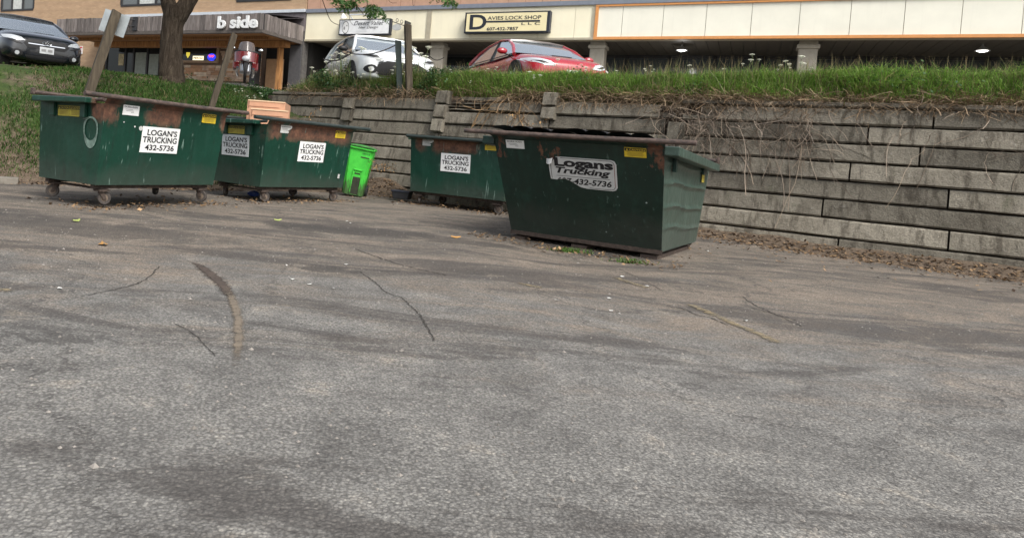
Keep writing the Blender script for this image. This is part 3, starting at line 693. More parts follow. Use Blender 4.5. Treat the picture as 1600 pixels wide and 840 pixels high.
# telephone line cut by the tear: keep only glyph faces above the tear
mb = MB(); text_on(mb, '607-432-5736', sf.p(*rc(.12, .115), .0105), sf.ux, sf.uy, .80*W_, .20*H_, bold=.03, shear=.2)
def inside(P):
    d = P-sf.o; a = (d.dot(sf.ux)-a0)/W_; b = (d.dot(sf.uy)-b0)/H_
    if a < .12: return b > .23
    tear = np.interp(a, [.03, .12, .17, .25, .32, .40, .47, .56, 1], [.235, .22, .25, .265, .22, .12, .035, 0, 0]); return b > tear+.01
bm = bmesh.new(); vv = [bm.verts.new(p) for p in mb.v]
for f in mb.f:
    try: bm.faces.new([vv[i] for i in f])
    except Exception: pass
bmesh.ops.triangulate(bm, faces=bm.faces); bmesh.ops.subdivide_edges(bm, edges=bm.edges, cuts=2, use_grid_fill=True); bmesh.ops.triangulate(bm, faces=bm.faces)
kill = [f for f in bm.faces if not inside(f.calc_center_median())]; bmesh.ops.delete(bm, geom=kill, context='FACES')
me = bpy.data.meshes.new('lettering'); bm.to_mesh(me); bm.free(); me.materials.append(M_INK)
o = bpy.data.objects.new('lettering', me); COL.objects.link(o); o.parent = sg
mb = MB()   # printed border line and the curled corner
def strip(mb, pts, w, h):
    for (a, b), (c, d) in zip(pts[:-1], pts[1:]):
        A, B = Vector((a, b)), Vector((c, d)); t = (B-A).normalized(); s = Vector((-t.y, t.x))*w
        mb.add([sf.p(*(A-s), h), sf.p(*(B-s), h), sf.p(*(B+s), h), sf.p(*(A+s), h)], [(0, 1, 2, 3)])
strip(mb, [rc(.60, .035), rc(.92, .035), rc(.955, .07), rc(.97, .14)], .003, .0100)
mb.build('border', M_INK, sg); mb = MB()
strip(mb, [rc(.97, .86), rc(.955, .93), rc(.92, .965), rc(.2, .965)], .003, .0100); mb.build('border', M_INK, sg); mb = MB(); strip(mb, [rc(.05, .26), rc(.045, .75)], .003, .0100)
mb.build('border', M_INK, sg)
mb = MB(); strip(mb, [rc(.97, .14), rc(.97, .86)], .003, .0100); mb.build('border', M_REDLINE, sg)
mb = MB(); mb.grid(lambda i, j: sf.p(*rc(-.02+.10*i+.015*j, .76+.16*j+.05*i), .012+.05*math.sin(i*2.4)*(1-.5*j)), 6, 4); mb.build('curled_corner', M_WHITE, sg, True)
es = Surf((D4['L'], 0, 0), (0, 1, 0), (0, 0, 1)); caution(es, 2.36, .97, .17, .16, d4, M_CAUTD)
for u in (.16, 1.0, 1.86):
    k = MB(); k.box((u-.1, D4['vb']+.02, .012), (u+.1, D4['vb']+1.9, D4['zb']-.055)); k.build('skid', M_RUSTST, d4, False, .006)
k = MB(); k.box((D4['te']-.01, D4['vb']-.012, D4['zb']-.03), (D4['L']-D4['te']+.01, D4['vb']+.004, D4['zb']+.028)); k.build('base_angle', M_RUSTST, d4, False, .004)
for (u0, u1) in ((.03, .92), (.96, 1.86)):
    k = MB()
    def fn(h):
        def gfun(i, j):
            u = u0+(u1-u0)*i; v = .03+2.8*j; z = 1.487-.215*j+.022*abs(math.sin(i*math.pi*3.5))**.6*(1-.4*j)-.018*max(0, 1-j*14)+h+.012*math.sin(i*5+u0)
            return (u, v, z)
        return gfun
    k.grid(fn(0), 42, 16); k.grid(fn(-.012), 42, 16); k.build('lid', M_BLKPL, d4, True)

# ================================================================ cardboard boxes in the second dumpster
M_CARD = m_simple('cardboard', (.46, .255, .16), .85, var=.12, scale=6); M_CARDL = m_simple('lit_cardboard_edge', (.66, .47, .30), .85, var=.1)
def carton(cx, cy_, D, yaw, w, d, h, label):
    P = at(cx, cy_, D); e = empty('cardboard_box', (P.x, P.y, P.z-h), yaw, R_(-3)); tag(e, label, 'box', 'cardboard boxes in the dumpster')
    k = MB(); k.box((-w/2, 0, 0), (w/2, d, h)); k.build('carton', M_CARD, e, False, .004)
    k = MB(); k.box((-w/2+.01, -.012, h-.012), (w/2-.01, d*.48, h+.006)); k.build('flap', M_CARDL, e, False)  # light along the top edge put into a paler card colour
    k = MB(); k.box((-w/2+.02, -.010, h-.13), (-w/2+.035, -.001, h-.01)); k.box((-w/2+.02, -.0095, h-.105), (w/2-.1, -.001, h-.1)); k.build('crease', m_simple('cardboard_shadow_print', (.25, .13, .08), .9), e)
    return e
carton(416, 158.0, 11.95, -.05, .66, .5, .55, 'upper of two tan cardboard boxes sticking out of a green dumpster')
carton(421, 171.5, 11.80, -.03, .66, .12, .5, 'lower flat tan cardboard box in front of the taller one in a dumpster')

# ================================================================ green wheeled cart
def cart_material():
    M = mat('lime_green_plastic', (.06, .55, .05), .5); t = NT(M); o = t.obj(); xyz = t.sep(o)
    n = t.noise(o, 6, 5, .7); n2 = t.noise(t.mapping(o, (10, 10, 2)), 1.6, 5, .7)
    c = t.ramp(n, [(.3, (.035, .40, .035)), (.7, (.075, .58, .06))])
    low = t.math('ADD', t.step(xyz[2], .75, .0), t.math('MULTIPLY', t.math('SUBTRACT', n2, .5), 1.7))
    c = t.mix(t.math('MULTIPLY', t.step(low, .55, .95), .85), c, (.05, .045, .032)); t.color(c); return M
M_CART = cart_material(); M_CARTD = m_simple('grimy_cart_recess', (.03, .035, .022), .9, var=.4, scale=15)
M_CARTG = mat('dark_green_print', (.015, .09, .02), .7)
P = at(549, 309, 13.95); cart = empty('recycling_cart', (P.x, P.y, gz(P.x, P.y)+.01), R_(-4), 0, R_(7.5))
tag(cart, 'lime green wheeled recycling cart leaning beside the wall, stained at its base', 'cart')
def cs(z, inset=0): # cross-section half width and depth at height z
    f = z/1.0; hw = .205+.055*f-inset; return hw, .0-.035*f+inset, .46+.09*f-inset
k = MB(); rings = []
for z in (.03, .08, .4, .8, .99):
    hw, y0, y1 = cs(z); c = .05
    rings.append([(-hw+c, y0, z), (hw-c, y0, z), (hw, y0+c, z), (hw, y1-c, z), (hw-c, y1, z), (-hw+c, y1, z), (-hw, y1-c, z), (-hw, y0+c, z)])
vs = [p for r in rings for p in r]; fs = [tuple(range(8))[::-1], tuple(range(32, 40))]
for r in range(4):
    for q in range(8): fs.append((r*8+q, r*8+(q+1) % 8, r*8+8+(q+1) % 8, r*8+8+q))
k.add(vs, fs); k.build('body', M_CART, cart, 30)
k = MB(); k.hexa([(-.275, -.075, .965), (.275, -.075, .965), (.275, .57, .965), (-.275, .57, .965), (-.275, -.075, 1.01), (.275, -.075, 1.01), (.275, .57, 1.01), (-.275, .57, 1.01)]); k.build('rim', M_CART, cart, False, .012)
k = MB(); k.grid(lambda i, j: (-.27+.54*i, -.09+.67*j, 1.014+.045*math.sin(math.pi*i)**.5*math.sin(math.pi*min(1, j*1.1+.02))**.5), 10, 8); k.grid(lambda i, j: (-.27+.54*i, -.09+.67*j, 1.011), 10, 8); k.build('lid', m_simple('dirty_green_lid', (.045, .20, .04), .7, var=.5, scale=9), cart, True)
k = MB(); k.tube([(-.24, .60, .97), (-.24, .65, .98), (.24, .65, .98), (.24, .60, .97)], .016, 8); k.build('handle', M_CART, cart, True)
def front(z): return cs(z)[1]
for (x0, x1, z0, z1, nm, M_) in ((.02, .20, .80, .825, 'grip_slot', M_CARTD), (-.035, .085, .455, .485, 'lift_bar', M_CARTD), (-.06, .10, .05, .40, 'stained_groove', M_CARTD)):
    k = MB(); k.hexa([(x0-.03*(z0 < .1), front(z0)-.004, z0), (x1+.03*(z0 < .1), front(z0)-.004, z0), (x1, front(z0)+.03, z0), (x0, front(z0)+.03, z0), (x0, front(z1)-.004, z1), (x1, front(z1)-.004, z1), (x1, front(z1)+.03, z1), (x0, front(z1)+.03, z1)]); k.build(nm, M_, cart, False, .004)
k = MB()
for (x0, x1, z0, z1) in ((-.075, -.05, .05, .56), (.105, .13, .05, .56), (-.075, .13, .53, .56)): k.hexa([(x0, front(z0)-.02, z0), (x1, front(z0)-.02, z0), (x1, front(z0)+.02, z0), (x0, front(z0)+.02, z0), (x0, front(z1)-.02, z1), (x1, front(z1)-.02, z1), (x1, front(z1)+.02, z1), (x0, front(z1)+.02, z1)])
k.build('front_rib', M_CART, cart, False, .006)
mb = MB(); text_on(mb, 'RECYCLE', (.05, front(.88)-.004, .875), (1, 0, 0), (0, -.035, 1), .15, .03, bold=.02); mb.build('lettering', M_CARTG, cart)
for sx in (-.23, .23):
    k = MB(); k.lathe([(.06, -.025), (.118, -.03), (.125, -.015), (.125, .015), (.118, .03), (.06, .025)], (sx, .44, .125), (1, 0, 0), 20, True); wq = k.build('wheel', mat('cart_wheel_rubber', (.02, .02, .02), .8), cart, True)
    k = MB(); k.lathe([(.001, -.02), (.062, -.02), (.062, .02), (.001, .02)], (sx, .44, .125), (1, 0, 0), 14); k.build('hub', M_BLKPL, wq)

# black plastic tub and blue bag by the wheels
P = at(628, 304, 13.75); tub = empty('plastic_tub', (P.x, P.y, gz(P.x, P.y)+.05), R_(-20)); tag(tub, 'small black plastic tub on the dirt left of the dumpster by the wall', 'tub')
k = MB(); k.hexa([(-.15, -.1, 0), (.15, -.1, 0), (.15, .15, 0), (-.15, .15, 0), (-.18, -.12, .14), (.18, -.12, .14), (.18, .17, .14), (-.18, .17, .14)]); k.build('body', M_BLKPL, tub, False, .01)
k = MB(); k.cbox((0, .025, .155), (.39, .32, .028)); k.build('lid', m_simple('blue_black_lid', (.025, .03, .045), .4), tub, False, .008)
P = atz(396, 307, 0); k = MB(); k.ball((0, 0, .045), (.10, .08, .05), 12, 7, .18); bag = k.build('crumpled_bag', m_simple('blue_plastic_bag', (.02, .05, .22), .45), None, True); bag.location = (P.x, P.y, gz(P.x, P.y)); tag(bag, 'crumpled blue plastic bag on the ground under a dumpster', 'bag')

# ================================================================ buildings on the upper level
def frame_empty(name, w, S, z): 
    P = BW*w+BN*S; return empty(name, (P.x, P.y, z), BLD_A)
class BB(MB):
    """mesh builder in building coordinates (along, depth, height) relative to a root at (w0,S0,z0)"""
    def __init__(s, base): super().__init__(); s.bs = base
    def bbox(s, w0, w1, S0, S1, z0, z1):
        b = s.bs; return s.box((w0-b[0], S0-b[1], z0-b[2]), (w1-b[0], S1-b[1], z1-b[2]))
    def q(s, w, S, z): b = s.bs; return Vector((w-b[0], S-b[1], z-b[2]))
def brick_material():
    M = mat('tan_brick', rough=.85); t = NT(M); o = t.obj()
    k = t.n.new('ShaderNodeTexBrick'); k.inputs['Scale'].default_value = 1.0; k.offset = .5
    k.inputs['Color1'].default_value = (.37, .25, .155, 1); k.inputs['Color2'].default_value = (.43, .30, .19, 1); k.inputs['Mortar'].default_value = (.36, .26, .17, 1)
    k.inputs['Brick Width'].default_value = .21; k.inputs['Row Height'].default_value = .068; k.inputs['Mortar Size'].default_value = .009
    t.l.new(t.mapping(o, (1, 1, 1), rot=(R_(90), 0, 0)), k.inputs['Vector'])
    n = t.noise(t.mapping(o, (1, 1, 4)), 1.2, 5, .6)
    t.color(t.mix(.35, k.outputs['Color'], t.ramp(n, [(.3, (.35, .33, .3)), (.7, (.75, .72, .7))]), 'OVERLAY')); t.bump(k.outputs['Fac'], .3, .01); return M
def wood_material(name, c0, c1, c2, rough=.85):
    M = mat(name, c1, rough); t = NT(M); o = t.obj(); r = t.rnd()
    cb = t.n.new('ShaderNodeCombineXYZ'); t.l.new(t.math('MULTIPLY', r, 23.0), cb.inputs[0]); ad = t.n.new('ShaderNodeVectorMath'); ad.operation = 'ADD'; t.l.new(o, ad.inputs[0]); t.l.new(cb.outputs[0], ad.inputs[1])
    n = t.noise(t.mapping(ad.outputs[0], (14, 14, 1.2)), 1.5, 5, .65, .5); c = t.ramp(n, [(.28, c0), (.5, c1), (.75, c2)])
    k = t.n.new('ShaderNodeHueSaturation'); t.l.new(c, k.inputs['Color']); t.l.new(t.math('ADD', t.math('MULTIPLY', r, .7), .65), k.inputs['Value']); t.color(k.outputs[0]); return M
M_BRICK = brick_material()
M_GWOOD = wood_material('grey_barn_wood', (.075, .065, .06), (.16, .14, .13), (.27, .245, .235))
M_WWOOD = wood_material('warm_stained_wood', (.10, .048, .02), (.25, .12, .042), (.40, .21, .08), .7)
M_POST = wood_material('weathered_post_wood', (.025, .02, .014), (.06, .047, .031), (.10, .082, .056))
M_CREAM = m_simple('cream_panel', (.82, .77, .58), .6, var=.04, scale=2)
M_OFFW = m_simple('off_white_panel', (.78, .77, .66), .6, var=.05, scale=2)
M_BAND = m_simple('grey_blue_band', (.18, .20, .24), .5, var=.1); M_FLASH = m_simple('pale_flashing', (.52, .56, .60), .4, var=.1)
M_TRIM = m_simple('putty_trim', (.38, .345, .26), .6, var=.08); M_ORANGE = m_simple('orange_trim', (.60, .27, .09), .55, var=.08)
M_SIDING = m_simple('pinkish_siding', (.44, .27, .19), .75, var=.1, scale=5)
M_SOFF = m_simple('brown_soffit', (.10, .088, .07), .7, var=.12); M_COLM = m_simple('column_stucco', (.32, .295, .245), .8, var=.12)
M_FRAME = m_simple('dark_metal_frame', (.03, .03, .032), .5, var=.2)
M_GLASS = mat('shop_glass', (.018, .022, .024), .06, 0, .5); M_GLASS2 = mat('upper_window_glass', (.12, .13, .13), .12, 0, .6)
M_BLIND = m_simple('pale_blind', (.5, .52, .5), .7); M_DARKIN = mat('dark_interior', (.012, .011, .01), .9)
M_STONE = None

B0 = (-24, 23, 2.6)
def panel_material(name, col):
    M = mat(name, col, .6); t = NT(M); o = t.obj(); n = t.noise(t.mapping(o, (5, 1, .35)), 1.1, 5, .65); n2 = t.noise(o, 1.3, 4, .6)
    c = t.ramp(n2, [(.3, tuple(q*.9 for q in col)), (.7, col)]); t.color(t.mix(t.math('MULTIPLY', t.step(n, .52, .75), .14), c, tuple(q*.55 for q in col))); return M
M_CREAM = panel_material('cream_panel', (.84, .79, .60)); M_OFFW = panel_material('off_white_panel', (.80, .79, .68))
sw = MB()
for (a_, c_, S0_, S1_) in ((-29.5, -15.6, 18.6, 23.0), (-15.6, 13, 22.0, 26.4)):
    q_ = [BW*w_+BN*S_ for w_, S_ in ((a_, S0_), (c_, S0_), (c_, S1_), (a_, S1_))]; zz_ = 2.88 if a_ < -20 else 2.72
    sw.hexa([(p_.x, p_.y, 2.0) for p_ in q_]+[(p_.x, p_.y, zz_) for p_ in q_])
swo = sw.build('shop_pavement', m_simple('pavement_concrete', (.26, .245, .22), .9, var=.15, scale=3)); tag(swo, 'raised concrete pavement in front of the shops', kind='structure')
ba = frame_empty('brick_building', *B0); tag(ba, 'tan brick building with a weathered wood awning reading b side', 'building')
def bpart(name, M, bevel=0, root=None, base=B0, label=None, **k):
    pass
def bx(name, w0, w1, S0, S1, z0, z1, M, root=ba, base=B0, bevel=0, label=None):
    b = BB(base); b.bbox(w0, w1, S0, S1, z0, z1); return b.build(name, M, root, False, bevel, label)
# brick wall, pieced round the windows of the upper floor and the shop front
WIN = [(-36.2, -33.5), (-27.0, -23.6), (-19.95, -17.1)]
b = BB(B0); zs0, zs1 = 6.79, 8.3; wprev = -46
for (a, c) in WIN:
    b.bbox(wprev, a, 23, 23.4, zs0, zs1); wprev = c
b.bbox(wprev, -16.32, 23, 23.4, zs0, zs1); b.bbox(-46, -16.32, 23, 23.4, zs1, 9.2); b.bbox(-46, -16.32, 23, 23.4, 6.18, zs0); b.bbox(-46, -27.95, 23, 23.4, 2.2, 6.18)
b.build('brick_wall', M_BRICK, ba)
for (a, c) in WIN:
    f = BB(B0)
    f.bbox(a, c, 22.97, 23.1, zs0-.02, zs0+.07); f.bbox(a, c, 22.97, 23.1, zs1-.06, zs1); n = 3
    for k in range(n+1):
        w = a+(c-a)*k/n; f.bbox(w-.05, w+.05, 22.975, 23.1, zs0+.07, zs1-.06)
    fr = f.build('window', M_FRAME, ba)
    for k in range(n):
        p0, p1 = a+(c-a)*k/n+.05, a+(c-a)*(k+1)/n-.05
        bx('pane', p0, p1, 23.03, 23.06, zs0+.07, zs1-.06, (M_GLASS2, M_BLIND, M_GLASS2)[(k+int(a)) % 3], fr)
bx('flashing', -26.6, -16.32, 22.9, 23.0, 6.25, 6.37, M_FLASH)
bx('flashing_wall', -27.9, -16.32, 22.99, 23.3, 5.5, 6.25, m_simple('purple_grey_board', (.17, .15, .155), .8, var=.2))
# awning of vertical boards with right-hand return
S_A = 20.4; zA0, zA1 = 5.08, 5.675; wL, wR = -28.0, -16.35
n = 78; pw = (wR-wL)/n
aw = BB(B0); aw.bbox(wL+.03, wR-.03, S_A+.05, S_A+.2, zA0, zA1-.03); aw.bbox(wR-.2, wR-.05, S_A+.2, 22.9, zA0, zA1-.03); aw.bbox(wL+.05, wL+.2, S_A+.2, 22.9, zA0, zA1-.03)
awn = aw.build('awning_frame', M_FRAME, ba)
roof = BB(B0); roof.add([roof.q(wL, S_A+.05, zA1-.02), roof.q(wR-.02, S_A+.05, zA1-.02), roof.q(wR-.02, 22.98, zA1+.35), roof.q(wL, 22.98, zA1+.35)], [(0, 1, 2, 3)]); roof.build('awning_roof', M_FRAME, ba)
_pm = MB(); _pm.box((-pw/2+.006, -.012, 0), (pw/2-.006, .012, zA1-zA0)); plank_me = _pm.mesh('plank', M_GWOOD)
def plank(w, S, z, rz=0):
    o = bpy.data.objects.new('plank', plank_me); COL.objects.link(o); o.parent = ba; o.location = (w-B0[0], S-B0[1], z-B0[2]); o.rotation_euler = (0, 0, rz); return o
for k in range(n): plank(wL+pw*(k+.5), S_A+random.uniform(-.008, .004), zA0+random.uniform(-.012, .012))
for k in range(17): plank(wR-.02+random.uniform(-.006, .006), S_A+.08+pw*(k+.5), zA0+random.uniform(-.012, .012), R_(90))
bx('awning_trim', wL-.02, wR+.02, S_A-.05, S_A+.14, zA0-.13, zA0-.012, m_simple('grey_brown_trim', (.09, .078, .07), .8, var=.25)); bx('awning_trim', wR-.10, wR+.02, S_A+.145, 22.9, zA0-.13, zA0-.012, m_simple('grey_brown_trim', (.09, .078, .07), .8, var=.25))
for k in range(9): bx('soffit_board', wL+.1, wR-.12, S_A+.2+k*.29, S_A+.2+k*.29+.275, zA0-.10+.0*k, zA0-.06, M_WWOOD)
bx('soffit_beam', wL+.3, wR-.3, 22.2, 22.55, zA0-.34, zA0-.105, M_WWOOD); bx('soffit_beam', wL+.3, wR-.5, 21.2, 21.4, zA0-.22, zA0-.105, M_WWOOD)
# letters b side
tx = MB(); text_on(tx, 'b side', (wR-2.12-B0[0], S_A-.06-B0[1], zA0+.03-B0[2]), (1, 0, 0), (0, 0, 1), 1.92, .47, bold=.03, extrude=.035)
tx.build('lettering', m_simple('white_letter', (.72, .74, .74), .4), ba, label='raised white letters b side')
# hanging round sign with bracket
rs = BB(B0); P_ = rs.q(-23.55, 20.1, 5.40); rs.lathe([(.001, -.02), (.30, -.02), (.32, 0), (.30, .02), (.001, .02)], P_, (.15, -1, 0), 28); ro = rs.build('round_sign', m_simple('pale_blue_sign', (.46, .50, .54), .5), ba, 30)
rs = MB(); rs.lathe([(.225, -.028), (.235, -.028), (.235, -.021), (.225, -.021)], P_, (-.15, 1, 0), 28, True); text_on(rs, 'b', P_+Vector((-.06, -.032, -.01)), (1, .15, 0), (0, 0, 1), .12, .18, bold=.05); text_on(rs, 'side', P_+Vector((-.1, -.032, -.14)), (1, .15, 0), (0, 0, 1), .2, .07, bold=.03); rs.build('lettering', M_INK, ro)
rs = BB(B0); rs.bbox(-23.1, -22.85, 20.3, 20.37, 5.09, 5.66); rs.build('bracket_board', M_FRAME, ba)
rs = BB(B0); rs.tube([rs.q(-23.4, 20.12, 5.52), rs.q(-22.95, 20.3, 5.52)], .022, 8); rs.tube([rs.q(-23.4, 20.12, 5.27), rs.q(-22.95, 20.3, 5.27)], .022, 8); rs.build('sign_bracket', M_FRAME, ba)
# shop front under the awning: glazed doors, stone facing with a window, dark porch
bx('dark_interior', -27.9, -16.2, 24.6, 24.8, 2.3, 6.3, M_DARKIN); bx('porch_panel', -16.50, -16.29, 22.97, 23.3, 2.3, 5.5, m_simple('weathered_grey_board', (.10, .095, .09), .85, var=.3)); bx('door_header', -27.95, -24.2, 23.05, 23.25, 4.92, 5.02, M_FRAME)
for w in (-27.85, -26.55, -26.0, -25.1, -24.3): bx('door_frame', w-.05, w+.05, 23.05, 23.2, 2.4, 4.92, M_FRAME)
for (a, c, M_) in ((-27.8, -26.6, M_GLASS), (-26.5, -26.05, M_GLASS), (-25.95, -25.15, M_GLASS), (-25.05, -24.35, M_GLASS)): bx('door_pane', a, c, 23.10, 23.12, 2.5, 4.92, M_)
bx('notice', -27.0, -26.65, 23.06, 23.07, 4.0, 4.55, m_simple('tan_notices', (.42, .36, .22), .8, var=.4, scale=12))
for (a, c, z1) in ((-25.9, -25.2, 4.62), (-25.0, -24.4, 4.55)): bx('window_blind', a, c, 23.085, 23.095, 3.6, z1, m_simple('grey_green_blind', (.24, .27, .24), .7))
bx('stone_backing', -24.2, -18.4, 23.06, 23.3, 2.3, 4.98, m_simple('brown_mortar', (.16, .11, .08), .9))
M_STN = m_simple('stone_facing', (.52, .37, .27), .85, var=.3, scale=3); M_STN2 = m_simple('stone_facing_rust', (.46, .27, .16), .85, var=.3, scale=3); M_STN3 = m_simple('stone_facing_pale', (.62, .50, .38), .85, var=.3, scale=3)
stones = {0: BB(B0), 1: BB(B0), 2: BB(B0)}
z = 3.4
while z < 4.95:
    h = random.uniform(.07, .13); w = -24.18
    while w < -18.45:
        l = random.uniform(.25, .7); e = min(w+l, -18.42)
        if not (e > -22.98 and w < -20.72 and z+h > 4.16 and z < 5.3):
            stones[random.choice((0, 0, 1, 2))].bbox(w+.006, e-.006, 23.06-random.uniform(.03, .07), 23.2, z+.005, z+h-.005)
        w = e
    z += h
for k, M_ in enumerate((M_STN, M_STN2, M_STN3)): tag(stones[k].build('stone_facing', M_, ba), kind='stuff')
f = BB(B0); f.bbox(-22.98, -20.72, 22.96, 23.05, 4.16, 4.26); f.bbox(-22.98, -20.72, 22.96, 23.05, 4.96, 5.0); f.bbox(-22.98, -22.86, 22.96, 23.05, 4.26, 4.96); f.bbox(-20.84, -20.72, 22.96, 23.05, 4.26, 4.96)
fw = f.build('window', m_simple('tan_wood_frame', (.36, .25, .17), .7), ba)
bx('pane', -22.86, -20.84, 23.0, 23.02, 4.26, 4.96, M_GLASS, fw)
M_NY = mat('lit_yellow', (.7, .6, .1), .5); M_NW = mat('lit_cream', (.9, .85, .6), .5); M_NB = mat('lit_blue', (.03, .06, .7), .5); M_NR = mat('lit_red', (.8, .08, .05), .5)
for M_, c, e in ((M_NY, (.8, .65, .08), .45), (M_NW, (1, .9, .6), .9), (M_NB, (.02, .05, .9), .7), (M_NR, (1, .1, .06), .8)):
    bs = M_.node_tree.nodes['Principled BSDF']; bs.inputs['Emission Color'].default_value = (*c, 1); bs.inputs['Emission Strength'].default_value = e
k = BB(B0); k.add([k.q(-22.62, 22.985, 4.62), k.q(-22.40, 22.985, 4.62), k.q(-22.40, 22.985, 4.5), k.q(-22.51, 22.985, 4.36), k.q(-22.62, 22.985, 4.5)], [(0, 1, 2, 3, 4)]); k.build('window_sign', M_NY, fw, label='yellow shield window sign')
k = BB(B0); k.bbox(-22.2, -21.58, 22.975, 22.985, 4.28, 4.46); ns = k.build('window_sign', M_NW, fw, label='cream lit window sign')
tx = MB(); text_on(tx, 'PIEROGI', (-22.16-B0[0], 22.968-B0[1], 4.32-B0[2]), (1, 0, 0), (0, 0, 1), .54, .10, bold=.03); o = tx.build('window_lettering', mat('brown_ink', (.14, .07, .03), .6), fw)
k = BB(B0); k.add([k.q(-21.36+.24+.25*math.cos(a*.5236), 22.98, 4.42+.16*math.sin(a*.5236)) for a in range(12)], [tuple(range(12))]); k.bbox(-21.25, -20.98, 22.98, 22.984, 4.27, 4.36); k.build('window_sign', M_NB, fw, label='blue lit window sign')
tx = MB(); text_on(tx, 'TAP', (-21.3-B0[0], 22.965-B0[1], 4.40-B0[2]), (1, 0, 0), (0, 0, 1), .34, .11, bold=.06); tx.build('window_lettering', M_NR, fw)
bx('porch_post', -18.4, -18.1, 22.3, 22.6, 2.3, 4.9, M_FRAME); bx('porch_post', -17.15, -16.98, 22.4, 22.6, 2.3, 4.9, M_WWOOD); bx('porch_panel', -18.05, -17.2, 22.9, 22.96, 2.3, 4.35, m_simple('tan_board', (.36, .22, .12), .7)); bx('porch_panel', -16.9, -16.35, 22.9, 22.96, 2.3, 4.9, m_simple('dark_grey_board', (.07, .07, .075), .8))
ns = bx('notice_sign', -29.72, -29.48, 22.97, 22.99, 4.52, 4.90, M_WHITE, label='small white and red parking notice')
tx = BB(B0); tx.bbox(-29.70, -29.50, 22.962, 22.968, 4.80, 4.87); tx.bbox(-29.67, -29.53, 22.962, 22.968, 4.70, 4.72); tx.bbox(-29.67, -29.53, 22.962, 22.968, 4.62, 4.64); tx.build('red_print', mat('red_print', (.55, .05, .05), .6), ns)

# ---------------------------------------------------------------- long shop block with cream fascia
B1 = (-5, 23, 2.6)
bs_ = frame_empty('shop_block', *B1); tag(bs_, 'long shop block with cream fascia panels over a dark covered walk', 'building')
def sx(name, w0, w1, S0, S1, z0, z1, M, parent=None, bevel=0, label=None): return bx(name, w0, w1, S0, S1, z0, z1, M, parent or bs_, B1, bevel, label)
FZ0, FZ1 = 5.085, 6.215
sx('fascia_core', -16.28, 13, 23.04, 23.3, FZ0, FZ1, M_TRIM)
EDG = [-16.28, -14.2, -12.2, -10.92, None, -10.74, -9.2, -7.98, -6.76, -5.54, -4.98]
for a, c in zip(EDG[:-1], EDG[1:]):
    if a is None or c is None: continue
    sx('fascia_panel', a+.004, c-.004, 23.0, 23.04, FZ0+.07, FZ1-.02, M_CREAM)
w = -4.80; e_ = [-4.80, -4.04, -2.82, -1.60, -.38, .84, 2.06, 3.28, 4.5, 5.72, 6.94, 8.16, 9.4]
for a, c in zip(e_[:-1], e_[1:]): sx('fascia_panel', a+.007, c-.007, 23.0, 23.04, FZ0+.09, FZ1-.06, M_OFFW)
sx('fascia_trim', -10.92, -10.74, 22.97, 23.04, FZ0+.07, FZ1-.02, M_TRIM); sx('fascia_trim', -4.98, -4.89, 22.97, 23.04, FZ0+.07, FZ1-.02, M_TRIM)
sx('fascia_trim', -16.28, -4.89, 22.96, 23.05, FZ0, FZ0+.07, M_TRIM)
sx('orange_trim', -4.89, -4.80, 22.95, 23.04, FZ0+.09, FZ1-.06, M_ORANGE); sx('orange_trim', -4.89, 13, 22.945, 23.05, FZ0+.005, FZ0+.09, M_ORANGE); sx('orange_trim', -4.89, 13, 22.945, 23.05, FZ1-.06, FZ1, M_ORANGE)
sx('grey_band', -16.28, 13, 22.93, 23.2, FZ1+.004, FZ1+.15, M_BAND); sx('thin_trim', -16.28, -4.89, 22.96, 23.04, FZ1-.02, FZ1+.002, M_TRIM)
k = 0; w = -16.28
while w < 13:
    sx('siding_board', w+.006, w+.60-.006, 23.02+.012*(k % 2), 23.2, FZ1+.155, 7.6, M_SIDING); w += .60; k += 1
w = -16.2
while w < 13:
    sx('soffit_board', w+.008, w+.34-.008, 23.06, 26.3, FZ0+.012, FZ0+.03, M_SOFF); w += .34
sx('soffit_deck', -16.28, 13, 23.06, 26.6, FZ0+.031, FZ0+.08, M_FRAME)
for (a, c) in ((-10.86, -10.34), (-5.06, -4.58), (.9, 1.38), (6.9, 7.4)):
    sx('column', a, c, 23.35, 23.8, 2.3, FZ0+.008, M_COLM, None, .02)
    sx('column_cap', a-.05, c+.05, 23.3, 23.85, FZ0-.22, FZ0-.1, M_COLM, None, .02)
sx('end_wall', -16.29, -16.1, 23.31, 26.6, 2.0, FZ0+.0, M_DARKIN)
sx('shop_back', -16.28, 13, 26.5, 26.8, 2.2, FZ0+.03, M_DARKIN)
M_SGL = mat('walkway_glass', (.06, .072, .078), .10, 0, .5)
wq = -16.0; k = 0
while wq < 12:
    l = (1.45, 1.5, 1.42)[k % 3]
    sx('mullion', wq-.05, wq+.05, 26.2, 26.32, 2.3, FZ0-.0, M_FRAME)
    sx('shop_window', wq+.05, wq+l-.05, 26.25, 26.27, 3.0, FZ0-.1, M_SGL if wq > -9 else M_GLASS); wq += l; k += 1
sx('transom', -16.2, 13, 26.2, 26.33, FZ0-.1, FZ0+.008, M_FRAME); sx('stall_riser', -16.2, 13, 26.22, 26.33, 2.2, 3.0, M_FRAME)
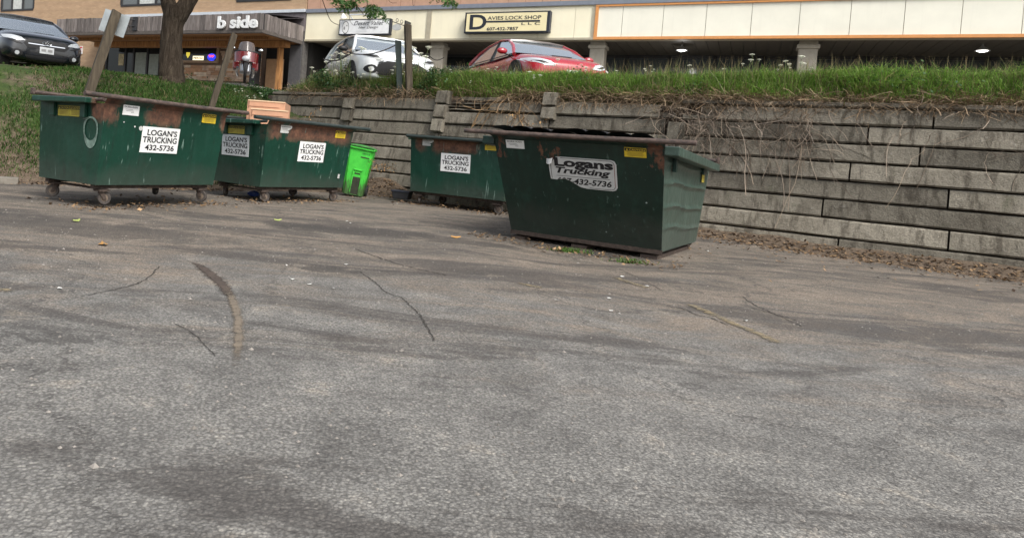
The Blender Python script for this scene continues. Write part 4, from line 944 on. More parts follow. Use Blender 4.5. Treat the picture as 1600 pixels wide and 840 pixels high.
# soffit lamp, lit
def soffit_lamp(w, S, lit):
    b = BB(B1); c = b.q(w, S, FZ0-.16); b.lathe([(.02, .16), (.03, .12), (.06, .09), (.165, .0), (.17, -.015), (.155, -.015), (.05, .06)], c, (0, 0, 1), 20); lo = b.build('soffit_lamp', m_simple('lamp_shade_metal', (.5, .5, .5), .3, .3), bs_, True)
    Mb = mat('lamp_bulb', (1, 1, .95), .4); p = Mb.node_tree.nodes['Principled BSDF']; p.inputs['Emission Color'].default_value = (1, .97, .9, 1); p.inputs['Emission Strength'].default_value = 3 if lit else 0
    b = BB(B1); b.ball(b.q(w, S, FZ0-.165), (.125, .125, .045), 14, 6); b.build('bulb', Mb, lo, True)
soffit_lamp(-2.30, 24.0, True); soffit_lamp(5.2, 24.0, True)
pl = bpy.data.lights.new('soffit_lamp_light', 'POINT'); pl.energy = 5; pl.shadow_soft_size = .1; plo = bpy.data.objects.new('soffit_lamp_light', pl); COL.objects.link(plo); _p = BW*-2.3+BN*24.0; plo.location = (_p.x, _p.y, FZ0-.25)
# lock shop sign box
M_SIGNC = m_simple('pale_yellow_sign_face', (.74, .66, .40), .45, var=.05, scale=2); M_NAVY = m_simple('navy_black', (.02, .024, .035), .5, var=.1)
BS = (-7.79, 22.9, 5.3); s1 = frame_empty('shop_sign', *BS); tag(s1, 'pale yellow sign box reading Davies Lock Shop LLC on cream fascia', 'sign')
bx('box_frame', -9.32, -6.30, 22.72, 22.95, 5.29, 6.02, M_NAVY, s1, BS, .012); f1 = bx('sign_face', -9.25, -6.40, 22.70, 22.73, 5.345, 5.965, M_SIGNC, s1, BS)
tx = BB(BS); t0 = lambda w, z: tx.q(w, 22.694, z)
text_on(tx, 'D', t0(-9.12, 5.41), (1, 0, 0), (0, 0, 1), .62, .52, bold=.02); text_on(tx, 'AVIES LOCK SHOP', t0(-8.47, 5.735), (1, 0, 0), (0, 0, 1), 1.88, .125, bold=.012); text_on(tx, 'L L C', t0(-7.25, 5.545), (1, 0, 0), (0, 0, 1), .64, .085, bold=.01); text_on(tx, '607-432-7857', t0(-8.47, 5.37), (1, 0, 0), (0, 0, 1), 1.12, .115, bold=.025)
tx.add([t0(-8.55, 5.645), t0(-6.62, 5.645), t0(-6.62, 5.705), t0(-8.55, 5.705)], [(0, 1, 2, 3)]); tx.build('lettering', M_NAVY, f1)
# script sign with its oval emblem, lamp bar above
BS2 = (-13.3, 22.9, 5.3); s2 = frame_empty('shop_sign', *BS2); tag(s2, 'white script sign with oval emblem and dark frame on cream fascia', 'sign')
def ww(x, y, S=22.8):
    d = ray(x, y); n_ = BN; t = (S-(Vector((0, 0, CAMH)).dot(n_)))/d.dot(n_); P = Vector((0, 0, CAMH))+d*t; return P.dot(BW), P.z
(a0, zt_), (c0, _), (_, zb_) = ww(531, 31), ww(611, 28), ww(528, 55.5)
bx('box_frame', a0, c0, 22.78, 22.95, zb_, zt_, M_NAVY, s2, BS2); f2 = bx('sign_face', a0+.05, c0-.05, 22.76, 22.79, zb_+.045, zt_-.045, m_simple('silver_sign_face', (.74, .76, .77), .4, 0, var=.06), s2, BS2)
W2, H2 = c0-a0, zt_-zb_; tx = BB(BS2); t0 = lambda a, b_: tx.q(a0+a*W2, 22.752, zb_+b_*H2)
text_on(tx, 'Desert Vallet', t0(.30, .60), (1, 0, 0), (0, 0, 1), .58*W2, .26*H2, shear=.45); text_on(tx, 'Hair Design', t0(.40, .35), (1, 0, 0), (0, 0, 1), .38*W2, .20*H2, shear=.45); tx.build('lettering', M_NAVY, f2)
tx = BB(BS2); text_on(tx, '(607)-432-2113', tx.q(a0+.30*W2, 22.752, zb_+.13*H2), (1, 0, 0), (0, 0, 1), .55*W2, .13*H2); tx.build('lettering', m_simple('silver_ink', (.72, .74, .75), .4), f2)
tx = BB(BS2); cO = tx.q(a0+.14*W2, 22.755, zb_+.48*H2)
for M_, r0, r1, h in ((M_NAVY, .40, .36, 0), (M_WHITE, .36, 0, -.003)):
    tq = BB(BS2); vs = []; N = 28
    for q in range(N): vs.append(cO+Vector((r0*.62*H2*math.cos(q*2*math.pi/N), h, r0*H2*math.sin(q*2*math.pi/N))))
    tq.add(vs, [tuple(range(N))]); tq.build('oval_emblem', M_, f2)
tq = BB(BS2); tq.ball(cO+Vector((.06, -.006, .07)), (.03, .004, .03), 8, 4); tq.ball(cO+Vector((-.05, -.006, -.03)), (.035, .004, .07), 8, 4); tq.build('emblem_mark', M_GREYINK, f2)
b = BB(BS2); b.tube([b.q(a0+.25*W2, 22.85, zt_), b.q(a0+.25*W2, 22.55, zt_+.12), b.q(a0+.72*W2, 22.55, zt_+.12), b.q(a0+.72*W2, 22.85, zt_)], .022, 8); b.build('lamp_bar', M_FLASH, s2, True)
for q in (.13, .64):
    b = BB(BS2); b.lathe([(.02, .18), (.06, .12), (.13, .0), (.12, -.01)], b.q(a0+q*W2, 22.6, zt_+.02), (0, -.4, 1), 14); b.build('lamp_shade', M_WHITE, s2, True)
# little hanging oval sign on a scroll bracket right of it
BS3 = (-11.9, 22.8, 5.7); s3 = frame_empty('hanging_sign', *BS3); tag(s3, 'small grey oval sign hanging from a black scroll bracket', 'sign')
(o0, oz) = ww(620, 43, 22.6); b = BB(BS3); b.lathe([(.001, -.012), (.16, -.012), (.165, 0), (.16, .012), (.001, .012)], (0, 0, 0), (.1, -1, 0), 22)
b.v = [tuple(Vector((p[0]*1.15, p[1], p[2]*.72))+b.q(o0, 22.6, oz)) for p in b.v]; b.build('oval_panel', m_simple('grey_oval', (.42, .43, .42), .6), s3, 30)
(h0, hz0), (h1, hz1) = ww(613, 34, 22.6), ww(633, 41, 22.6); b = BB(BS3); b.tube([b.q(h0, 22.6, hz0), b.q(h1, 22.6, hz1)], .014, 6)
for q in (.35, .7):
    b.tube([b.q(h0+(h1-h0)*q+.06*math.cos(t)*(1-t/9), 22.6, hz0+(hz1-hz0)*q+.10+.07*math.sin(t)) for t in np.linspace(-1, 6, 14)], .009, 5)
b.bbox(h1-.02, h1+.03, 22.57, 23.0, hz1-.06, hz1+.2); b.build('scroll_bracket', M_FRAME, s3)

# ================================================================ tree
def bark_material():
    M = mat('bark', rough=.95, spec=.1); t = NT(M); o = t.obj()
    r = t.noise(t.mapping(o, (9, 9, 1.3)), 2.2, 6, .7, .6); f = t.noise(o, 30, 4, .7)
    t.color(t.ramp(r, [(.3, (.016, .012, .009)), (.5, (.045, .035, .026)), (.72, (.095, .077, .057))])); t.bump(t.math('ADD', r, t.math('MULTIPLY', f, .25)), 1.0, .05); return M
M_BARK = bark_material()
P = at(268, 112, 16.3); tz = lz(P.x, P.y)
tree = empty('shade_tree', (P.x, P.y, tz)); tag(tree, 'thick forked tree trunk with dark bark on the grass bank', 'tree')
def rel(x, y, D): return at(x, y, D)-tree.location
mb = MB()
def limb(mb, pts, rs, n=14, sub=5, wob=.0):
    P_ = [Vector(p) for p in pts]; line = []; rr = []
    for k in range((len(P_)-1)*sub+1):
        f = k/sub; i = min(int(f), len(P_)-2); u = f-i; p0, p1, p2, p3 = P_[max(i-1, 0)], P_[i], P_[i+1], P_[min(i+2, len(P_)-1)]
        line.append(.5*((2*p1)+(p2-p0)*u+(2*p0-5*p1+4*p2-p3)*u*u+(3*p1-p0-3*p2+p3)*u**3)+Vector((random.uniform(-wob, wob), random.uniform(-wob, wob), 0))); rr.append(rs[i]*(1-u)+rs[i+1]*u)
    mb.tube(line, rr, n)
base = Vector((0, 0, -.25))
limb(mb, [base, (.0, 0, .1), rel(267, 75, 16.3), rel(270, 40, 16.3), rel(276, 12, 16.3)], [.42, .305, .255, .25, .30], 18, 6, .012)
limb(mb, [rel(272, 28, 16.3), rel(262, 2, 16.25), rel(252, -40, 16.1), rel(225, -140, 15.8), rel(190, -300, 15.5)], [.21, .17, .15, .11, .06], 12, 5, .01)
limb(mb, [rel(278, 26, 16.3), rel(297, -3, 16.35), rel(318, -50, 16.4), rel(350, -150, 16.2), rel(380, -330, 16.6)], [.22, .185, .165, .13, .07], 12, 5, .01)
LIMBS = [[rel(340, -110, 16.2), rel(430, -190, 15.6), rel(520, -190, 15.2), rel(610, -150, 15.0), rel(720, -110, 14.8)], [rel(240, -90, 15.9), rel(140, -190, 15.0), rel(40, -250, 14.2)], [rel(355, -180, 16.3), rel(400, -330, 17.5), rel(470, -430, 18.2)], [rel(225, -160, 15.8), rel(260, -330, 16.8), rel(300, -460, 17.6)]]
for L_ in LIMBS: limb(mb, L_, [.11, .08, .055, .04, .02][:len(L_)], 8, 4, .02)
mb.build('trunk', M_BARK, tree, True)
def leaf_cloud(centres, per, spread, size, cols, seed, droop=.5):
    """compound leaves: rows of small leaflets in pairs along a drooping stalk"""
    r = np.random.default_rng(seed); V = []; F = []; Cc = []
    n = len(centres)*per; c = np.repeat(np.array(centres), per, 0)+r.normal(0, 1, (n, 3))*np.array(spread)
    az = r.uniform(0, 6.28, n); d = np.stack([np.cos(az), np.sin(az), -droop+r.normal(0, .25, n)], -1); d /= np.linalg.norm(d, axis=1)[:, None]
    side = np.stack([-np.sin(az), np.cos(az), r.normal(0, .25, n)], -1); up = np.cross(side, d)
    base = np.array(cols)[r.integers(0, len(cols), n)]*r.uniform(.75, 1.25, (n, 1)); nl = 6; S = size*r.uniform(.7, 1.2, (n, 1))
    for k in range(nl):
        for sg in (1, -1):
            o = c+d*S*(.15+.85*k/nl); t = (side*sg*.9+d*.45+up*r.normal(0, .18, (n, 1))); a = o; b = o+t*S*.42+d*S*.0; wv_ = d*S*.085
            V.append(np.stack([a, a+t*S*.21-wv_, b, a+t*S*.21+wv_], 1)); Cc.append(np.repeat(base*r.uniform(.85, 1.15, (n, 1)), 4, 0).reshape(n, 4, 3))
    V = np.concatenate(V).reshape(-1, 3); Cc = np.concatenate(Cc).reshape(-1, 3); F = np.arange(len(V)).reshape(-1, 4)
    return V, F, Cc
GREENS = [(.045, .105, .022), (.06, .13, .03), (.035, .085, .022), (.085, .155, .04)]
cen = []
for _ in range(330):
    u = random.uniform(0, 6.28); v = random.uniform(-.15, 1); rr = random.uniform(.55, 1)**.5
    cen.append((-.2+3.9*rr*math.cos(u)*math.sqrt(1-v*v*.8), .2+3.6*rr*math.sin(u)*math.sqrt(1-v*v*.8), 5.1+3.3*v*rr))
V, F_, Cc = leaf_cloud(cen, 9, (.34, .34, .26), .30, GREENS, 3)
raw_mesh('crown', V, F_, 4, M_LEAF, tree, Cc)
# hanging twigs with leaf sprays in front of the fascia
tw = MB(); cen = []
TW = [([(492, -60), (503, -5), (509, 15), (517, 33), (531, 40)], .012), ([(540, -50), (552, 2), (560, 12), (570, 26)], .010), ([(560, -80), (573, -5), (574, 12), (585, 20)], .010), ([(600, -60), (606, -2), (620, 5)], .007), ([(650, -70), (645, 2), (648, 8)], .006), ([(690, -60), (700, -8), (706, 4)], .008), ([(470, -70), (492, -2)], .006), ([(545, 18), (547, 33), (552, 40)], .005)]
for pts, r0 in TW:
    limb(tw, [rel(x, y, 15.0) for x, y in pts], [r0*(1-.6*k/len(pts)) for k in range(len(pts))], 5, 4, .006)
tw.build('hanging_twigs', M_BARK, tree, True)
sp = []
for (x, y, n_) in ((533, -2, 3), (545, 5, 3), (552, 2, 3), (541, 8, 2), (525, -6, 3), (577, 12, 2), (585, 16, 3), (594, 20, 2), (601, 25, 2), (580, 6, 2), (697, -2, 3), (706, 2, 3), (690, -5, 2), (560, -4, 2), (520, -14, 3), (615, -14, 3), (655, -16, 3), (470, -16, 3), (640, -22, 3), (586, 10, 1)):
    for q in range(n_): v_ = rel(x, y, 15.0+random.uniform(-.25, .25)); sp.append(tuple(v_))
V, F_, Cc = leaf_cloud(sp, 3, (.05, .08, .035), .20, [(.07, .15, .035), (.10, .20, .05), (.05, .11, .03)], 5, .8)
raw_mesh('hanging_leaves', V, F_, 4, M_LEAF, tree, Cc)

# ================================================================ posts, guard cable, rock
def square_post(name, b, t, w, label, M, cat='post', twist=0.0, D=None):
    """square timber from point b (sunk) to t"""
    b, t = Vector(b), Vector(t); e = empty(name, b); tag(e, label, cat); d = (t-b); n = d.normalized()
    side = Vector((math.cos(twist), math.sin(twist), 0)); side = (side-n*side.dot(n)).normalized(); oth = n.cross(side); k = MB(); h = w/2
    def rg(p): return [p-side*h-oth*h, p+side*h-oth*h, p+side*h+oth*h, p-side*h+oth*h]
    base_ = rg(-n*.35); rings = [base_]
    for f in (.3, .6, .9, 1.0): rings.append([p+Vector((random.uniform(-.004, .004),)*3) for p in rg(d*f)])
    rings[-1] = [p+n*dz for p, dz in zip(rings[-1], (0, -.03, -.03, 0))]
    vs = [p for r in rings for p in r]; fs = [(3, 2, 1, 0), tuple(range(16, 20))]
    for r in range(4):
        for q in range(4): fs.append((r*4+q, r*4+(q+1) % 4, r*4+4+(q+1) % 4, r*4+4+q))
    k.add(vs, fs); k.build('timber', M, e, False, .008); return e
b = at(139, 131, 13.8); t = at(183, 17, 13.9); b.z = lz(b.x, b.y)
lp = square_post('leaning_post', b, t, .175, 'thick leaning wooden post with a grey sign panel on the left grass bank', M_POST, twist=.55)
d = (t-b).normalized(); sd = (Vector((.98, .05, -.02))); sd = (sd-d*sd.dot(d)).normalized(); nn = d.cross(sd)
k = MB(); c = t-b-d*.24+nn*(.105 if nn.y > 0 else -.105); k.prism([c-sd*.27-d*.23, c+sd*.25-d*.23, c+sd*.25+d*.22, c-sd*.27+d*.22], nn*.004); k.build('sign_panel', m_simple('grey_galvanised_sheet', (.30, .33, .34), .45, .3, var=.12), lp, label='blank grey back of a metal sign')
b = at(331, 126, 14.9); t = at(367, 52, 15.0); b.z = lz(b.x, b.y)
square_post('leaning_post', b, t, .125, 'thin leaning wooden post between the tree and the motorcycle', M_POST, twist=.4)
b = at(642, 118, 15.75); t = at(637, 38, 15.75); b.z = lz(b.x, b.y); square_post('guard_post', b, t, .145, 'upright wooden post in front of the white car', M_POST, twist=.2)
p3 = t
b = at(628, 110, 15.95); t = at(622, 63, 15.95); b.z = lz(b.x, b.y); square_post('guard_post', b, t, .135, 'dark green post behind the upright wooden post', m_simple('dark_green_post_paint', (.02, .032, .028), .6, var=.3))
def cable(name, pts, r, label):
    k = MB(); L_ = []
    for a, c in zip(pts[:-1], pts[1:]):
        for q in range(8): f = q/8; L_.append(a*(1-f)+c*f+Vector((0, 0, -.10*math.sin(math.pi*f))))
    L_.append(pts[-1]); o0 = L_[0].copy(); k.tube([p-o0 for p in L_], r, 6); o = k.build(name, mat('dark_cable', (.035, .03, .027), .7), None, True); o.location = o0; tag(o, label, 'cable'); return o
cable('guard_cable', [at(505, 92, 16.3), at(548, 84, 16.1), at(620, 70, 15.95)], .013, 'sagging dark cable strung left of the dark green post')
cable('guard_cable', [at(640, 74, 15.75), at(668, 84, 15.65), at(694, 90, 15.55)], .011, 'short dark cable sloping down right of the wooden post')
P = at(358, 134, 14.8); k = MB(); k.ball((0, 0, .02), (.28, .22, .16), 16, 10, .10); rk = k.build('rock', M_KERB, None, True); rk.location = (P.x, P.y, lz(P.x, P.y)); rk.rotation_euler = (0, 0, .4); tag(rk, 'pale grey rock half sunk in the grass below the leaning post', 'rock')

# ================================================================ vehicles
M_RUB = m_simple('tyre_rubber', (.022, .022, .023), .8, var=.2); M_ALLOY = mat('alloy_rim', (.45, .45, .46), .3, .8); M_ARCH = mat('wheel_arch_liner', (.012, .012, .013), .8)
M_CGL = mat('car_glass', (.50, .55, .58), .05, .8, .9); M_CHR = mat('chrome', (.6, .62, .64), .15, 1.0); M_LENS = mat('lamp_lens', (.55, .58, .6), .08, .2, .8); M_BLK = mat('black_trim', (.012, .012, .013), .45)
def car_paint(name, col, rough=.22):
    M = mat(name, col, rough, 0, .5); M.node_tree.nodes['Principled BSDF'].inputs['Coat Weight'].default_value = .8; M.node_tree.nodes['Principled BSDF'].inputs['Coat Roughness'].default_value = .04
    t = NT(M); n = t.noise(t.obj(), 3, 4, .6); t.color(t.ramp(n, [(.3, tuple(c*.92 for c in col)), (.7, tuple(min(1, c*1.06) for c in col))])); return M
from mathutils.bvhtree import BVHTree
def conform(name, yz, tree_, M, parent, off=.012, side=1):
    """panel shaped as polygon yz (front view) laid onto the curved nose of the body"""
    bm = bmesh.new(); vv = [bm.verts.new((0, y*side, z)) for y, z in yz]; bm.faces.new(vv); bmesh.ops.triangulate(bm, faces=bm.faces); bmesh.ops.subdivide_edges(bm, edges=bm.edges, cuts=4, use_grid_fill=True); bmesh.ops.triangulate(bm, faces=bm.faces)
    for v in bm.verts:
        h = tree_.ray_cast(Vector((5, v.co.y, v.co.z)), Vector((-1, 0, 0)))
        v.co.x = (h[0].x if h[0] else 1.6)+off
    bmesh.ops.recalc_face_normals(bm, faces=bm.faces); me = bpy.data.meshes.new(name); bm.to_mesh(me); bm.free(); me.polygons.foreach_set('use_smooth', [True]*len(me.polygons)); me.materials.append(M)
    o = bpy.data.objects.new(name, me); COL.objects.link(o); o.parent = parent; return o
def car(name, label, ref_local, ref_px, D, fdir, p, paint, dz=0.0, sc=(1, 1, 1)):
    L, W, H = p['L'], p['W'], p['H']; yaw = math.atan2(fdir[1], fdir[0]); ca, sa = math.cos(yaw), math.sin(yaw)
    P = at(*ref_px, D); lx, ly = ref_local[0]*sc[0], ref_local[1]*sc[1]; x0 = P.x-(lx*ca-ly*sa); y0 = P.y-(lx*sa+ly*ca)
    z0 = float(lot_z(np.array([x0]), np.array([y0]))[0])+.012+dz
    e = empty(name, (x0, y0, z0), yaw); tag(e, label, 'car'); e.scale = sc
    hb, cz, nz = p['belt'], p['cowl'], p['nose']; h2 = L/2
    st = [(-h2, .80, hb-.12, .45), (-h2+.10, .90, hb-.01, .30), (-h2+.35, .96, hb+.03, .24), (-h2+.9, 1, hb+.03, .2), (-.6, 1, hb+.02, .19), (.2, 1, hb, .19), (p['xc'], 1, cz, .19), (p['xc']+.35, 1, cz-.03, .19), (h2-.75, .99, nz+.10, .2), (h2-.38, .965, nz+.04, .2), (h2-.16, .90, nz-.02, .21), (h2-.05, .82, nz-.10, .24), (h2, .74, nz-.20, .30)]
    b = MB(); NP = 15; rings = []
    for (x, s, zt_, zb_) in st:
        hw = W/2*s; half = [(0, zt_), (.55*hw, zt_-.008), (.80*hw, zt_-.03), (.93*hw, zt_-.10), (.985*hw, zt_-.22), (hw, min(zt_-.3, .62)), (.985*hw, zb_+.18), (.93*hw, zb_)]
        rings.append([(x, y, z) for y, z in half]+[(x, -y, z) for y, z in half[:0:-1]])
    vs = [q for r in rings for q in r]; fs = [tuple(range(NP)), tuple(range((len(st)-1)*NP, len(st)*NP))[::-1]]
    for r in range(len(st)-1):
        for q in range(NP): fs.append((r*NP+q, r*NP+(q+1) % NP, (r+1)*NP+(q+1) % NP, (r+1)*NP+q))
    b.add(vs, fs); body = b.build('body', paint, e, 'all')
    sd = body.modifiers.new('sub', 'SUBSURF'); sd.levels = 2; sd.render_levels = 2
    dg = bpy.context.evaluated_depsgraph_get(); ev = body.evaluated_get(dg); me_ = ev.to_mesh(); bvh = BVHTree.FromPolygons([v.co.copy() for v in me_.vertices], [tuple(q.vertices) for q in me_.polygons]); ev.to_mesh_clear()
    # cabin
    A0, A1, R0, B1, B0_ = p['cab']; ht = W/2*.66; hbs = W/2*.90
    def yy(z): f = (z-hb)/(H-hb); return hbs+(ht-hbs)*max(0, min(1, f))
    g = MB()
    def rib(x, z): return [(x, yy(z), z), (x, ht*.5, z+.02), (x, -ht*.5, z+.02), (x, -yy(z), z)]
    pts = [(A0[0], A0[1]), ((A0[0]+A1[0])/2, (A0[1]+A1[1])/2+.03), A1, R0, B1, ((B0_[0]+B1[0])/2, (B0_[1]+B1[1])/2+.04), B0_]
    rr = [rib(*q) for q in pts]; n_ = len(pts)
    vs = [q for r in rr for q in r]; fs = []
    for r in range(n_-1):
        for q in range(3): fs.append((r*4+q, r*4+q+1, r*4+5+q, r*4+4+q))
    low = [(q[0], hbs, hb-.04) for q in pts]; lowr = [(q[0], -hbs, hb-.04) for q in pts]; o1 = len(vs); vs += low; o2 = len(vs); vs += lowr
    for r in range(n_-1): fs += [(r*4, r*4+4, o1+r+1, o1+r), (r*4+3, o2+r, o2+r+1, r*4+7)]
    g.add(vs, fs); g.build('cabin_glass', M_CGL, e, 25)
    rf = MB(); up = lambda q, d_=.012: (q[0], q[1], q[2]+d_)
    vs = [up(q) for r in rr[2:5] for q in r]; rf.add(vs, [(r*4+q, r*4+q+1, r*4+5+q, r*4+4+q) for r in range(2) for q in range(3)]); rf.build('roof', p.get('roofmat') or paint, e, True)
    pm = paint
    for s in (1, -1):
        side = lambda q: Vector((q[0], s*(yy(q[1])+.004), q[1]))
        k = MB(); k.tube([side(A0)-Vector((.05, 0, .03)), side(pts[1]), side(A1), side(R0), side(B1), side(pts[5]), side(B0_)-Vector((-.02, 0, .04))], [.045, .04, .032, .032, .035, .05, .06], 6); k.build('roof_pillar', pm, e, True)
        xm = (A1[0]+B1[0])/2; k = MB(); k.tube([Vector((xm+.05, s*(hbs+.004), hb-.03)), Vector((xm, s*(yy(R0[1])+.004), R0[1]-.02))], .035, 6); k.build('door_pillar', M_BLK, e, True)
        k = MB(); k.tube([Vector((A0[0]-.1, s*(hbs+.012), hb+.0)), Vector((xm, s*(hbs+.016), hb+.005)), Vector((B0_[0]+.35, s*(hbs+.010), hb+.02))], .012, 5); k.build('window_trim', M_BLK, e, True)
        # mirror
        mx = Vector((A0[0]-.28, s*(W/2+.10), hb+.06)); k = MB(); k.ball(mx, (.07, .12, .075), 12, 8); mr = k.build('door_mirror', p.get('mirror') or paint, e, True)
        k = MB(); k.tube([mx-Vector((.0, s*.05, .05)), Vector((A0[0]-.27, s*(W/2-.08), hb-.03))], .022, 6); k.build('mirror_stalk', M_BLK, mr, True)
        # wheels
        for xw in (p['wb']/2, -p['wb']/2):
            k = MB(); k.lathe([(.001, 0), (p['wr']+.055, 0), (p['wr']+.055, .30), (.001, .30)], (xw, s*(W/2+.006), p['wr']+.01), (0, -s, 0), 28); k.build('wheel_arch', M_ARCH, e)
            k = MB(); r_ = p['wr']; k.lathe([(r_*.66, 0), (r_*.96, -.004), (r_, .03), (r_, .19), (r_*.96, .22), (r_*.66, .22)], (xw, s*(W/2+.014), r_), (0, -s, 0), 28, True); wl_ = k.build('wheel', M_RUB, e, True)
            k = MB(); k.lathe([(.001, .02), (.05, .0), (.06, .03), (r_*.6, .045), (r_*.67, .0), (r_*.67, .12), (.001, .12)], (xw, s*(W/2+.010), r_), (0, -s, 0), 20)
            k.build('rim', M_ALLOY, wl_, 30)
            for q in range(5):
                a = q*1.2566; k = MB()
                c0 = Vector((xw, s*(W/2+.012), r_)); dr = Vector((math.cos(a), 0, math.sin(a))); tn = Vector((-math.sin(a), 0, math.cos(a)))
                k.prism([c0+dr*.05-tn*.02, c0+dr*r_*.62-tn*.03, c0+dr*r_*.62+tn*.03, c0+dr*.05+tn*.02], (0, -s*.03, 0)); k.build('spoke', M_ALLOY, wl_)
        # lamps
        hl = conform('headlight', p['lamp'], bvh, p.get('lampmat') or M_LENS, e, .012, s)
        if p.get('lampin'): conform('lamp_insert', p['lampin'], bvh, M_BLK, hl, .018, s)
        if p.get('fog'):
            y, z, r_ = p['fog']; fg = conform('fog_recess', [(y+r_*1.7*math.cos(a*.5236), z+r_*1.3*math.sin(a*.5236)) for a in range(12)], bvh, M_BLK, e, .014, s); conform('fog_lamp', [(y+r_*.7*math.cos(a*.6283), z+r_*.7*math.sin(a*.6283)) for a in range(10)], bvh, M_LENS, fg, .022, s)
    for nm, poly, M_, off in p['front']: conform(nm, poly, bvh, M_, e, off)
    k = MB(); k.tube([(A1[0]+.02, yy(A1[1]), A1[1]+.005), (A1[0]+.05, ht*.5, A1[1]+.03), (A1[0]+.05, -ht*.5, A1[1]+.03), (A1[0]+.02, -yy(A1[1]), A1[1]+.005)], .03, 6); k.build('roof_header', p.get('roofmat') or paint, e, True)
    k = MB(); k.box((A0[0]+.03, -.01, A0[1]+.0), (A0[0]+.06, .45, A0[1]+.025)); k.build('wiper', M_BLK, e)
    return e
def mir(yz): return yz+[(-y, z) for y, z in yz[::-1]]
def rect(y, z0, z1): return [(-y, z0), (y, z0), (y, z1), (-y, z1)]
SED = dict(L=4.65, W=1.85, H=1.44, belt=.93, cowl=.97, nose=.78, xc=.98, wb=2.85, wr=.335, cab=((1.18, .94), (.30, 1.36), (-.35, 1.44), (-1.05, 1.37), (-1.95, 1.02)),
           lamp=[(.40, .565), (.60, .555), (.87, .65), (.89, .765), (.70, .725), (.48, .665)], lampin=[(.50, .595), (.64, .60), (.82, .675), (.66, .66)],
           front=[('lower_intake', mir([(.55, .25), (.60, .34)]), M_BLK, .012), ('front_plate', rect(.16, .40, .50), M_WHITED, .02)])
red = dict(SED); red.update(roofmat=mat('dark_glass_roof', (.06, .045, .04), .12, 0, .6))
car('parked_car', 'glossy red sedan parked nose out above the wall', (2.0, -.68), (839, 88), 15.4, (.22, -.97), red, car_paint('red_metallic_paint', (.34, .012, .022)), .07, (1.02, 1.10, 1))
w2 = dict(SED)
car('parked_car', 'white car mostly hidden behind the red sedan', (2.05, .68), (962, 104), 18.0, (.22, -.97), w2, car_paint('white_paint', (.74, .76, .76)))
SUV = dict(L=4.6, W=1.87, H=1.66, belt=1.08, cowl=1.13, nose=1.0, xc=1.02, wb=2.69, wr=.36, cab=((1.15, 1.10), (.42, 1.58), (-.4, 1.66), (-1.55, 1.60), (-2.05, 1.18)), mirror=M_BLK,
           lamp=[(.44, .78), (.62, .765), (.87, .83), (.89, .91), (.70, .90), (.50, .86)], lampin=[(.50, .80), (.64, .785), (.84, .845), (.83, .875), (.60, .86)], fog=(.70, .50, .085),
           front=[('grille_surround', mir([(.50, .33), (.66, .46), (.60, .66), (.38, .77)]), M_CHR, .010), ('grille', mir([(.48, .37), (.615, .47), (.56, .63), (.36, .735)]), M_BLK, .018),
                  ('skid_plate', mir([(.55, .22), (.52, .30)]), M_CHR, .012)])
car('parked_car', 'white crossover with a wide dark grille behind the wooden posts', (2.0, -.66), (580, 80), 16.9, (.31, -.95), SUV, car_paint('pearl_white_paint', (.70, .73, .74)), -.04, (1.03, 1.10, .96))
BLKC = dict(SED); BLKC.update(H=1.52, belt=.98, cowl=1.02, nose=.88, cab=((1.15, 1.0), (.25, 1.44), (-.35, 1.52), (-1.2, 1.46), (-1.9, 1.1)),
           lamp=[(.46, .68), (.66, .67), (.875, .72), (.89, .80), (.72, .79), (.54, .75)], fog=(.62, .38, .07),
           front=[('grille', mir([(.40, .53), (.50, .63), (.40, .74)]), M_BLK, .010), ('grille_bar', mir([(.40, .615), (.40, .635)]), M_CHR, .018),
                  ('lower_intake', mir([(.40, .27), (.46, .36)]), M_BLK, .010), ('front_lip', mir([(.66, .20), (.66, .24)]), M_ALLOY, .02),
                  ('front_plate', rect(.155, .43, .58), m_simple('plate_white', (.5, .52, .53), .5), .03),
                  ('plate_characters', [(-.12, .475), (-.02, .475), (-.02, .535), (-.12, .535)], M_GREYINK, .034), ('plate_characters', [(.02, .475), (.12, .475), (.12, .535), (.02, .535)], M_GREYINK, .034)])
bc = car('parked_car', 'glossy black car at the far left edge, nose towards the bank', (2.33, 0), (73, 79), 16.2, (.66, -.75), BLKC, car_paint('black_blue_paint', (.004, .006, .010)), -.07)
k = MB(); k.lathe([(.070, 0), (.085, .008), (.092, 0)], (2.335, 0, .665), (1, 0, 0), 24, True); k.v = [(x, y*1.15, .665+(z-.665)*.55) for x, y, z in k.v]; em = k.build('emblem', M_CHR, bc, True)
k = MB()
for (y, z) in ((-.04, .675), (0, .655), (.02, .672), (.045, .66), (-.015, .68)): k.ball((2.345, y, z), (.006, .009, .006), 6, 4)
k.build('emblem_mark', M_CHR, em)

# motorcycle
P = at(384, 100, 23.6); mz = 2.88-.12; mc = empty('motorcycle', (P.x, P.y, mz+.16), math.atan2(-.95, .2)); mc.scale = (.95, .92, .95); tag(mc, 'red touring motorcycle with a windscreen parked by the wooden porch', 'motorcycle')
M_MRED = car_paint('red_fairing_paint', (.13, .010, .012)); M_SCR = mat('smoked_windscreen', (.10, .085, .08), .1, 0, .5)
for xw in (.80, -.78):
    k = MB(); k.lathe([(.21, -.05), (.29, -.055), (.31, 0), (.29, .055), (.21, .05)], (xw, 0, .31), (0, 1, 0), 24, True); wq = k.build('wheel', M_RUB, mc, True); k = MB(); k.lathe([(.001, -.03), (.22, -.02), (.22, .02), (.001, .03)], (xw, 0, .31), (0, 1, 0), 16); k.build('rim', M_ALLOY, wq, 30)
k = MB(); k.tube([(.80, .1, .31), (.55, .1, .95)], .028, 8); k.tube([(.80, -.1, .31), (.55, -.1, .95)], .028, 8); k.build('fork', M_CHR, mc, True)
